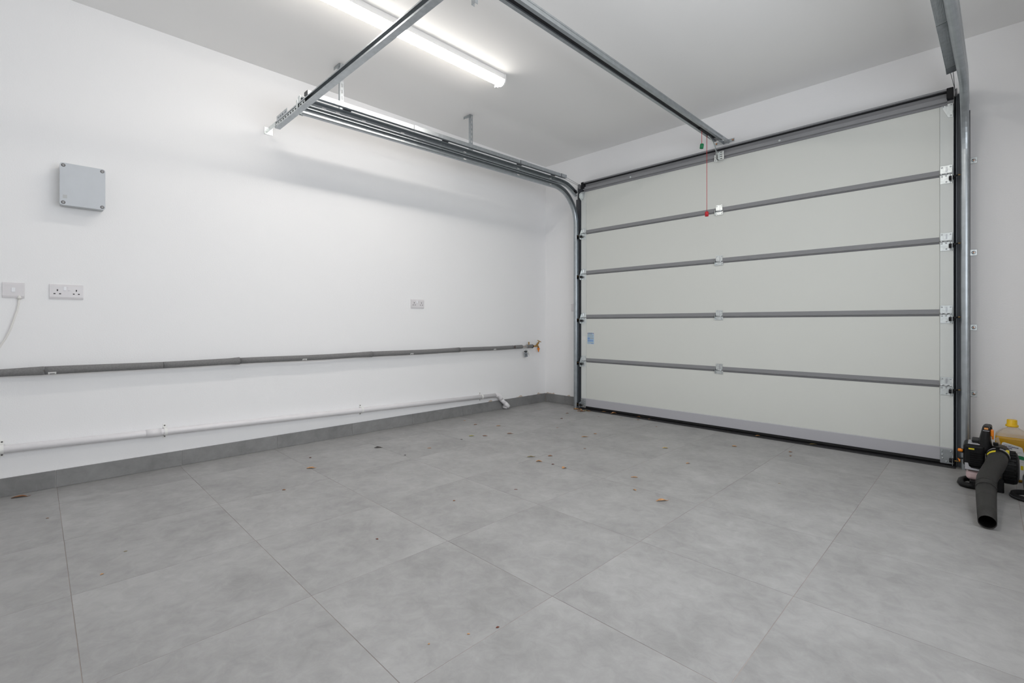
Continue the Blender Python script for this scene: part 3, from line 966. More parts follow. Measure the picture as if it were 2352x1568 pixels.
sp = thing('fused_spur', (0, -0.086, 1.133), 'square white switched outlet with a white cable running down from it', 'switch')
m = MB(); plate(m, 0.0, -0.129, -0.043, 1.090, 1.176)
m.build('face_plate', 'switch_white', sp)
m = MB(); m.box(0.0096, 0.0135, -0.094, -0.079, 1.123, 1.147, bev=0.001)
m.build('rocker', 'rocker_white', sp)
m = MB(); m.lathe((0.011, -0.064, 1.086), [(0.011, 0.0), (0.007, 0.010), (0.003, 0.018)], 12, 'z')
m.build('cable_outlet', 'cable_white', sp)
MB().tube([(0.010, -0.064, 1.090), (0.012, -0.066, 1.060), (0.015, -0.072, 1.020), (0.018, -0.083, 0.975), (0.020, -0.097, 0.918), (0.020, -0.115, 0.868),
           (0.020, -0.140, 0.815), (0.018, -0.20, 0.760), (0.014, -0.30, 0.735), (0.010, -0.42, 0.730), (0.008, -0.55, 0.730)], 0.0042, 8).build('power_cable', 'cable_white', sp)

sw = thing('light_switch', (0.443, RD, 1.132), 'small white light switch half hidden behind the door track', 'switch')
MB().box(0.400, 0.486, RD - 0.009, RD, 1.089, 1.175, bev=0.002).build('face_plate', 'switch_white', sw)
MB().box(0.437, 0.450, RD - 0.0125, RD - 0.0091, 1.118, 1.146, bev=0.001).build('rocker', 'rocker_white', sw)

# ------------------------------------------------------------------ insulated water pipe and tap
pipe = thing('insulated_pipe', (0.045, 1.8, 0.68), 'water pipe in grey foam insulation running along the wall to the tap', 'pipe')
MB().cyl((0.045, -1.08, 0.681), (0.045, 4.10, 0.681), 0.0075, 12).build('copper_pipe', 'copper', pipe)
def sleeve(ya, yb, ra, rb, bulge):
    path, rad = [], []
    n = 14
    for k in range(n + 1):
        t = k / n
        y = ya + (yb - ya) * t
        path.append((0.045 + 0.0015 * math.sin(9 * y), y, 0.681 + 0.0016 * math.sin(6.3 * y + 1.0)))
        r = ra + (rb - ra) * t
        if t > 0.85:
            r += bulge * (t - 0.85) / 0.15
        rad.append(r)
    return MB().tube(path, rad, 18).build('insulation_sleeve', 'foam_grey', pipe)
sleeve(-1.08, 0.034, .0200, .0200, 0.0045)
sleeve(0.035, 0.583, .0235, .0212, 0.0)
sleeve(0.585, 1.028, .0212, .0220, 0.0040)
sleeve(1.030, 2.06, .0212, .0208, 0.0040)
sleeve(2.062, 3.02, .0225, .0212, 0.0030)
sleeve(3.022, 3.795, .0212, .0208, 0.0)
sleeve(3.822, 3.935, .0205, .0212, 0.0)
sleeve(4.010, 4.105, .0200, .0205, 0.0)
MB().tube([(0.045, 4.1055, 0.681), (0.045, 4.112, 0.681)], 0.0225, 18).build('end_ring', 'dark_plastic', pipe)
def pipe_sticker(y, w, r):
    m = MB()
    rings = []
    for yy in (y, y + w):
        o = 0.006 if yy == y else 0.0
        rings.append([m.bm.verts.new((0.045 + (r + d) * math.cos(a), yy + o * 0, 0.681 + (r + d) * math.sin(a))) for a, d in
                      [(math.radians(t), 0.0012) for t in (-52, -40, -28, -16)] + [(math.radians(t), 0.0004) for t in (-16, -28, -40, -52)]])
    m.skin(rings, smooth=False)
    s = m.build('pipe_label', 'sticker_white', pipe)
    m = MB()
    rings = []
    for yy in (y + w * 0.22, y + w * 0.80):
        rings.append([m.bm.verts.new((0.045 + (r + d) * math.cos(a), yy, 0.681 + (r + d) * math.sin(a))) for a, d in
                      [(math.radians(t), 0.0016) for t in (-46, -38)] + [(math.radians(t), 0.0013) for t in (-38, -46)]])
    m.skin(rings, smooth=False)
    m.build('label_print', 'print_dark', s)
pipe_sticker(0.050, 0.034, 0.0238)
pipe_sticker(1.462, 0.034, 0.0225)
pipe_sticker(2.435, 0.034, 0.0230)
pipe_sticker(3.480, 0.034, 0.0222)
MB().lathe((0.045, 4.052, 0.698), [(0.010, 0.0), (0.010, 0.008), (0.006, 0.009), (0.006, 0.016), (0.008, 0.017), (0.0075, 0.034), (0.003, 0.036)], 12, 'z').build('drain_cock', 'brass', pipe)
MB().tube([(0.045, 3.936, 0.681), (0.047, 3.96, 0.680), (0.046, 3.985, 0.682), (0.045, 4.009, 0.681)], [.0195, .0165, .0190, .0205], 14).build('plastic_wrap', 'wrap_plastic', pipe)
MB().tube([(0.050, 3.985, 0.668), (0.055, 4.005, 0.640), (0.052, 4.035, 0.600), (0.050, 4.05, 0.575)], [.010, .016, .014, .004], 8, squash=0.35).build('loose_wrap', 'wrap_plastic', pipe)

tg = thing('hanging_tag', (0.056, 3.99, 0.57), 'small grey tag with a dark clasp dangling under the pipe beside the tap', 'tag')
MB().tube([(0.056, 3.978, 0.660), (0.058, 3.980, 0.635)], 0.0015, 6).build('tie', 'wrap_plastic', tg)
for dy in (-0.008, 0.011):
    MB().lathe((0.050, 3.982 + dy, 0.626), [(0.008, 0.0), (0.0095, 0.004), (0.0095, 0.016)], 12, 'x').build('clasp', 'tag_dark', tg)
m = MB()
m.prism([(3.968, 0.612), (4.000, 0.616), (4.010, 0.596), (4.012, 0.566), (3.974, 0.560)], 'x', 0.048, 0.066)
m.build('body', 'tag_grey', tg)
MB().box(0.0662, 0.0668, 3.976, 3.988, 0.575, 0.598).build('window', 'tag_dark', tg)

tap = thing('garden_tap', (0.045, 4.17, 0.681), 'brass garden tap with a T handle and an orange hose connector', 'tap')
MB().tube([(0.045, 4.1125, 0.681), (0.045, 4.128, 0.681), (0.045, 4.133, 0.681), (0.045, 4.160, 0.681), (0.045, 4.190, 0.684), (0.047, 4.210, 0.677), (0.048, 4.216, 0.655)],
          [.013, .013, .010, .011, .0125, .0115, .0095], 14).build('body', 'brass', tap)
MB().tube([(0.045, 4.182, 0.684), (0.050, 4.200, 0.708), (0.052, 4.205, 0.714), (0.054, 4.211, 0.722), (0.057, 4.219, 0.735)], [.0105, .0115, .0125, .008, .0045], 12).build('bonnet', 'brass', tap)
MB().tube([(0.050, 4.196, 0.748), (0.057, 4.219, 0.738), (0.064, 4.243, 0.727)], [.0045, .0050, .0045], 10).build('handle', 'brass', tap)
MB().lathe((0.048, 4.216, 0.613), [(0.0065, 0), (0.0065, 0.008), (0.0085, 0.014), (0.010, 0.024), (0.0165, 0.029), (0.0165, 0.040), (0.011, 0.043)], 16, 'z').build('hose_connector', 'orange_plastic', tap)
MB().lathe((0.048, 4.216, 0.609), [(0.0055, 0), (0.0060, 0.0038)], 14, 'z').build('outlet_ring', 'print_dark', tap)

# ------------------------------------------------------------------ white waste pipe with a fall
wp_ = thing('waste_pipe', (0.03, 1.7, 0.2), 'white plastic waste pipe sloping along the wall just above the skirting', 'pipe')
def dz(y):
    return 0.2655 - 0.0268 * (y + 0.136)
PR = 0.0215
def dpt(y):
    return (0.034, y, dz(y))
MB().tube([dpt(-1.08), dpt(0.5), dpt(2.0), dpt(3.54)], PR, 20).build('pipe_run', 'pvc_white', wp_)
MB().tube([dpt(0.495), dpt(0.4955), dpt(0.574), dpt(0.5745)], [PR + .0002, PR + .0032, PR + .0032, PR + .0002], 20).build('coupling', 'pvc_white', wp_)
e0 = Vector(dpt(3.541))
MB().tube([e0 - Vector((0, 0.012, 0)), e0, e0 + Vector((0.002, 0.022, -0.002)), e0 + Vector((0.006, 0.040, -0.012)), e0 + Vector((0.010, 0.053, -0.032)), e0 + Vector((0.014, 0.064, -0.052))],
          [PR + .003, PR + .0032, PR + .0035, PR + .0035, PR + .0035, PR + .0035], 20).build('elbow', 'pvc_white', wp_)
d0 = e0 + Vector((0.014, 0.064, -0.052))
d1 = Vector((0.062, 3.680, 0.046))
MB().tube([d0.lerp(d1, -0.1), d0.lerp(d1, 0.4), d1], PR, 20).build('drop_pipe', 'pvc_white', wp_)
MB().tube([d0.lerp(d1, 0.62), d0.lerp(d1, 0.63), d1, d1 + Vector((0.002, 0.010, -0.010)), (0.055, 3.693, 0.027)], [PR, PR + .003, PR + .003, PR + .003, PR], 20).build('foot_elbow', 'pvc_white', wp_)
MB().tube([(0.056, 3.690, 0.0265), (0.012, 3.670, 0.0265)], [PR, PR], 20).build('foot_stub', 'pvc_white', wp_)
for yc in (-0.130, 0.598, 1.972, 3.333):
    zc = dz(yc)
    m = MB()
    prof = []
    for k in range(11):
        a = math.radians(-90 + 18 * k)
        prof.append((0.034 + (PR + .0035) * math.cos(a), zc + (PR + .0035) * math.sin(a)))
    inner = []
    for k in range(11):
        a = math.radians(90 - 18 * k)
        inner.append((0.034 + (PR + .0006) * math.cos(a), zc + (PR + .0006) * math.sin(a)))
    prof = [(0.001, zc - PR - .0030)] + [(0.012, zc - PR - .0034)] + prof + [(0.012, zc + PR + .0034), (0.001, zc + PR + .0030)] + [(0.001, zc + PR + .0008)] + inner + [(0.001, zc - PR - .0008)]
    m.prism([(x, z) for x, z in prof], 'y', yc - 0.008, yc + 0.008)
    c = m.build('pipe_clip', 'clip_white', wp_)
    for s in (1, -1):
        za, zb = sorted((zc + s * (PR + .003), zc + s * (PR + .024)))
        MB().box(0.001, 0.004, yc - 0.009, yc + 0.009, za, zb, bev=0.001).build('clip_ear', 'clip_white', c)
        MB().lathe((0.0041, yc, zc + s * (PR + .014)), [(0.0048, 0), (0.004, 0.0012)], 10, 'x').build('clip_screw', 'screw_dark', c)

# ================================================================== BY THE DOOR: BLOWER, JUG, RING
bl = thing('leaf_blower', (3.82, 3.85, 0.0), 'black petrol leaf blower with a bent tube resting on the floor', 'leaf blower')
# engine cover
m = MB(); m.box(3.714, 3.806, 3.835, 4.00, 0.118, 0.246, bev=0.014, seg=3)
ec = m.build('engine_cover', 'blower_black', bl)
for k in range(6):
    MB().box(3.744, 3.797, 3.8325, 3.8349, 0.196 - 0.0125 * k, 0.2015 - 0.0125 * k).build('vent_slot', 'inside_black', ec)
MB().box(3.738, 3.762, 3.8335, 3.8349, 0.219, 0.227).build('yellow_sticker', 'yellow_sticker', ec)
MB().box(3.735, 3.80, 3.85, 3.97, 0.2465, 0.252, bev=0.002).build('top_seam', 'silver_paint', ec)
MB().box(3.750, 3.80, 3.88, 3.99, 0.2525, 0.268, bev=0.006, seg=2).build('filter_cover', 'blower_black', ec)
# silver trim under the cover
m = MB()
m.prism([(3.722, 0.140), (3.736, 0.140), (3.740, 0.122), (3.750, 0.113), (3.790, 0.110), (3.790, 0.101), (3.722, 0.103)], 'y', 3.828, 3.8345)
m.build('silver_trim', 'silver_paint', bl)
MB().box(3.720, 3.795, 3.8345, 3.97, 0.098, 0.119, bev=0.004).build('engine_base', 'blower_black', bl)
# fuel tank
m = MB(); m.box(3.726, 3.80, 3.84, 3.96, 0.040, 0.096, bev=0.020, seg=3)
m.build('fuel_tank', 'tank_pink', bl)
MB().box(3.742, 3.815, 3.815, 3.955, 0.014, 0.0415, bev=0.004).build('base_plate', 'blower_black', bl)
# skid foot: a bent bar
MB().tube([(3.800, 3.80, 0.016), (3.735, 3.800, 0.016), (3.712, 3.812, 0.017), (3.704, 3.840, 0.018), (3.706, 3.90, 0.020), (3.725, 3.94, 0.022), (3.800, 3.95, 0.022)], [.013, .0155, .016, .016, .016, .0155, .013], 12).build('skid_foot', 'blower_black', bl)
m = MB()
m.box(3.845, 3.882, 3.82, 3.86, 0.0, 0.075, bev=0.004)
m.build('front_foot', 'blower_black', bl)
# handle: tapered grip seen end on, with orange trigger
m = MB()
rings = []
for z, xa, xb, ya, yb in ((0.205, 3.768, 3.842, 3.84, 3.985), (0.235, 3.772, 3.838, 3.842, 3.98), (0.275, 3.780, 3.831, 3.848, 3.965), (0.315, 3.788, 3.828, 3.855, 3.95), (0.345, 3.794, 3.826, 3.862, 3.945), (0.356, 3.799, 3.821, 3.872, 3.938)):
    c = ((xa + xb) / 2, (ya + yb) / 2, z)
    pts = []
    for k in range(16):
        a = 2 * PI * k / 16
        ca, sa = math.cos(a), math.sin(a)
        p = 0.55
        pts.append(m.bm.verts.new((c[0] + (xb - xa) / 2 * math.copysign(abs(ca) ** p, ca), c[1] + (yb - ya) / 2 * math.copysign(abs(sa) ** p, sa), z)))
    rings.append(pts)
m.skin(rings)
hd = m.build('handle', 'blower_black', bl)
MB().box(3.802, 3.819, 3.860, 3.8645, 0.339, 0.350, bev=0.001).build('orange_sticker', 'orange_sticker', hd)
MB().box(3.797, 3.824, 3.8585, 3.862, 0.331, 0.334).build('trim_line', 'silver_paint', hd)
MB().box(3.828, 3.842, 3.87, 3.91, 0.300, 0.338, bev=0.005, seg=2).build('trigger', 'orange_plastic', hd)
MB().box(3.833, 3.842, 3.875, 3.905, 0.284, 0.303, bev=0.003).build('trigger_tail', 'orange_plastic', hd)
MB().box(3.80, 3.836, 3.95, 4.06, 0.305, 0.345, bev=0.010, seg=2).build('rear_grip', 'blower_black', hd)
# choke lever and primer on the outer side
MB().cyl((3.712, 3.86, 0.200), (3.704, 3.84, 0.206), 0.012, 12).build('choke_stub', 'blower_black', bl)
MB().tube([(3.712, 3.838, 0.205), (3.702, 3.836, 0.207), (3.692, 3.836, 0.208)], [.008, .0105, .0075], 12).build('choke_knob', 'orange_plastic', bl)
m = MB(); m.prism([(3.690, 0.150), (3.702, 0.150), (3.700, 0.128)], 'y', 3.87, 3.88)
m.build('primer_tab', 'orange_plastic', bl)
MB().tube([(3.714, 3.86, 0.155), (3.702, 3.868, 0.152), (3.694, 3.875, 0.150)], [.004, .004, .004], 8).build('primer_arm', 'blower_black', bl)
# fan housing: ribbed drum on the inner side
m = MB()
m.lathe((3.868, 3.905, 0.132), [(0.060, 0.0), (0.088, 0.008), (0.092, 0.020), (0.092, 0.052), (0.086, 0.066), (0.060, 0.074)], 18, 'x', smooth=False)
fh = m.build('fan_housing', 'blower_black', bl)
for k in range(12):
    a = math.radians(60 + 14 * k)
    y, z = 3.905 + 0.092 * math.cos(a), 0.132 + 0.092 * math.sin(a)
    r = MB().box(-0.024, 0.024, -0.004, 0.006, -0.003, 0.003, bev=0.001)
    bmesh.ops.rotate(r.bm, verts=r.bm.verts, cent=(0, 0, 0), matrix=Matrix.Rotation(a - PI / 2, 3, 'X'))
    bmesh.ops.translate(r.bm, verts=r.bm.verts, vec=(3.905, y, z))
    r.build('cooling_rib', 'blower_black', fh)
# volute outlet leading to the tube collar
MB().tube([(3.868, 3.92, 0.215), (3.862, 3.86, 0.212), (3.858, 3.815, 0.203)], [.040, .043, .044], 20).build('outlet', 'blower_black', bl)
MB().tube([(3.8585, 3.822, 0.2045), (3.8575, 3.812, 0.2025)], [.0475, .0475], 22).build('clamp_ring', 'silver_paint', bl)
MB().tube([(3.8573, 3.8115, 0.2022), (3.8555, 3.796, 0.199)], [.0475, .0465], 22).build('collar', 'blower_black', bl)
MB().box(3.846, 3.866, 3.79, 3.82, 0.2505, 0.262, bev=0.003).build('clamp_latch', 'blower_black', bl)
MB().box(3.838, 3.860, 3.845, 3.875, 0.256, 0.272, bev=0.003).build('clamp_screw_block', 'blower_black', bl)
MB().box(3.884, 3.902, 3.82, 3.85, 0.216, 0.240, bev=0.002).build('side_sticker', 'yellow_sticker', bl)
# the bent tube in two lengths, open at the nozzle
MB().tube([(3.8555, 3.797, 0.199), (3.852, 3.755, 0.188), (3.842, 3.700, 0.168), (3.826, 3.640, 0.143), (3.814, 3.585, 0.122), (3.811, 3.530, 0.106), (3.811, 3.480, 0.095)],
          [.0440, .0430, .0420, .0415, .0410, .0405, .0400], 24).build('elbow_tube', 'blower_tube', bl)
def ringband(p, q, r):
    MB().tube([p, q], [r, r], 24).build('tube_band', 'blower_tube', bl)
ringband((3.811, 3.525, 0.1045), (3.811, 3.515, 0.1025), 0.0418)
ringband((3.811, 3.478, 0.0945), (3.811, 3.466, 0.092), 0.0414)
nz = [Vector(q) for q in ((3.811, 3.466, 0.092), (3.812, 3.35, 0.071), (3.814, 3.22, 0.0525), (3.816, 3.100, 0.0345))]
ax = (nz[-1] - nz[0]).normalized()
uu = Vector((1, 0, 0)); uu = (uu - ax * uu.dot(ax)).normalized()
vv = ax.cross(uu)
m = MB()
rings = [m.ring(c, uu, vv, r, r, 28) for c, r in list(zip(nz, (.0395, .0375, .0350, .0325))) + [(nz[3], .0302), (nz[3] - ax * 0.004, .0298), (nz[2], .0320), (nz[2] - ax * 0.02, .0300)]]
m.skin(rings)
m.build('nozzle_tube', 'blower_tube', bl)
m = MB()
rings = [m.ring(c, uu, vv, r, r, 28) for c, r in ((nz[3] - ax * 0.006, .0294), (nz[2] + ax * 0.02, .0305))]
m.skin(rings, cap0=False, cap1=True)
m.build('bore', 'inside_black', bl)
s = MB()
rings = []
for t, (yy, zc, xc, r) in enumerate(((3.786, 0.1965, 3.8547, .0447), (3.768, 0.1917, 3.8532, .0440))):
    rings.append([s.bm.verts.new((xc + (r + d) * math.sin(a), yy, zc + (r + d) * math.cos(a))) for a, d in
                  [(math.radians(q), 0.0010) for q in (-62, -44, -26, -8)] + [(math.radians(q), 0.0) for q in (-8, -26, -44, -62)]])
s.skin(rings, smooth=False)
s.build('tube_sticker', 'yellow_sticker', bl)

# five litre jug of yellow cleaner
jg = thing('cleaner_jug', (3.925, 4.21, 0.0), 'large clear jug of yellow cleaner with a yellow cap behind the blower', 'bottle')
def sup(m, z, cx, cy, hx, hy, p=0.42, n=28):
    out = []
    for k in range(n):
        a = 2 * PI * k / n
        ca, sa = math.cos(a), math.sin(a)
        out.append(m.bm.verts.new((cx + hx * math.copysign(abs(ca) ** p, ca), cy + hy * math.copysign(abs(sa) ** p, sa), z)))
    return out
CX, CY = 3.925, 4.21
prof = [(0.003, .066, .060), (0.010, .074, .068), (0.10, .077, .071), (0.20, .077, .071), (0.252, .0765, .070), (0.272, .072, .064), (0.290, .060, .052), (0.304, .042, .038), (0.313, .026, .026), (0.320, .022, .022)]
m = MB()
m.skin([sup(m, z, CX, CY, hx, hy, p) for z, hx, hy, p in [(0.264, .0745, .0670, .42), (0.272, .072, .064, .42), (0.290, .060, .052, .7), (0.304, .042, .038, .7), (0.313, .026, .026, .7), (0.320, .022, .022, .7)]], cap0=False)
m.build('jug_shoulder', 'jug_plastic', jg)
m = MB()
m.skin([sup(m, z, CX, CY, hx, hy) for z, hx, hy in ((0.003, .066, .060), (0.010, .074, .068), (0.10, .077, .071), (0.20, .077, .071), (0.252, .0765, .070), (0.2635, .0745, .0670))])
m.build('jug_body', 'liquid_amber', jg)['label'] = 'jug body filled with amber liquid'
MB().lathe((CX - 0.004, CY, 0.3205), [(0.0275, 0), (0.0285, 0.002), (0.0285, 0.011), (0.0235, 0.013), (0.0225, 0.040), (0.0205, 0.0425)], 24, 'z').build('cap', 'cap_yellow', jg)
m = MB()
m.prism([(3.850, 0.25), (3.862, 0.262), (3.871, 0.225), (3.872, 0.19), (3.858, 0.19)], 'y', CY - 0.0745, CY - 0.0725)
m.build('handle_recess', 'jug_plastic', jg)
# label facing the room
LY = CY - 0.0722
lab = [(3.876, 0.020), (3.876, 0.222), (3.880, 0.230), (3.888, 0.232), (3.955, 0.214), (3.962, 0.208), (3.978, 0.130), (3.981, 0.020)]
lb = MB().prism(lab, 'y', LY - 0.0012, LY).build('paper_label', 'label_white', jg)
lb['label'] = 'white paper label with navy lettering and a green band'
m = MB(); m.prism([(3.8765, 0.150), (3.8765, 0.172), (3.9675, 0.160), (3.971, 0.138)], 'y', LY - 0.0018, LY - 0.0013)
m.build('green_band', 'ink_green', lb)
for (x, z) in ((3.890, 0.164), (3.912, 0.161), (3.936, 0.155)):
    MB().box(x, x + 0.004, LY - 0.0023, LY - 0.0019, z - 0.003, z + 0.002).build('band_mark', 'label_white', lb)
def bars2(rows, mat, name):
    m = MB()
    for x0, x1, z0, z1 in rows:
        m.poly([(x0, LY - .0018, z0 + .0), (x1, LY - .0018, z0 - (x1 - x0) * .12), (x1, LY - .0018, z1 - (x1 - x0) * .12), (x0, LY - .0018, z1)], [(0, 1, 2, 3)])
    stuff(m.build(name, mat, lb))
bars2([(3.883, 3.919, 0.2185, 0.2215)], 'ink_grey', 'small_print')
bars2([(3.884, 3.960, 0.188, 0.190), (3.884, 3.952, 0.182, 0.184), (3.958, 3.968, 0.135, 0.137), (3.955, 3.972, 0.126, 0.1275)], 'ink_grey', 'fine_print')
bars2([(3.955, 3.966, 0.080, 0.105)], 'yellow_sticker', 'hazard_square')
def word(text, x, z, size, mat):
    cu = bpy.data.curves.new('lettering', 'FONT')
    cu.body = text
    cu.size = size
    cu.extrude = 0.0002
    cu.offset = 0.00022
    ob = bpy.data.objects.new('lettering', cu)
    COL.objects.link(ob)
    dg = bpy.context.evaluated_depsgraph_get()
    me = bpy.data.meshes.new_from_object(ob.evaluated_get(dg))
    bpy.data.objects.remove(ob)
    me.transform(Matrix.Translation((x, LY - 0.0020, z)) @ Matrix.Rotation(math.radians(6), 4, 'Y') @ Matrix.Rotation(PI / 2, 4, 'X'))
    me.materials.clear()
    me.materials.append(MAT[mat])
    stuff(link('lettering', me, lb))
word('MULTIPURPOSE', 3.8805, 0.2085, 0.0095, 'ink_navy')
word('CLEANER', 3.8805, 0.1985, 0.0095, 'ink_navy')

# black plastic ring lid and a pale bottle at the edge of the picture
rg = thing('bucket_lid', (3.995, 3.795, 0.0), 'black open ring lid lying on the floor in front of the yellow jug', 'lid')
MB().lathe((3.995, 3.795, 0.0), [(0.078, 0.0005), (0.092, 0.0005), (0.096, 0.006), (0.096, 0.010), (0.091, 0.013), (0.090, 0.026), (0.084, 0.028), (0.080, 0.026), (0.078, 0.0005)], 40, 'z', cap0=False, cap1=False).build('ring', 'black_rubber', rg)
MB().lathe((3.995, 3.795, 0.0115), [(0.0925, 0.0), (0.0965, 0.0008), (0.0925, 0.0016)], 40, 'z', cap0=False, cap1=False).build('rim_bead', 'frame_grey', rg)
pb = thing('plastic_bottle', (4.002, 3.96, 0.0), 'pale grey plastic bottle only just showing beside the blower', 'bottle')
MB().lathe((4.002, 3.96, 0.0), [(0.036, 0.001), (0.040, 0.006), (0.047, 0.05), (0.045, 0.085), (0.035, 0.11), (0.014, 0.125), (0.013, 0.14)], 24, 'z').build('body', 'pale_grey_plastic', pb)
MB().lathe((4.002, 3.96, 0.1402), [(0.016, 0.0), (0.016, 0.02), (0.014, 0.022)], 18, 'z').build('cap', 'sticker_white', pb)

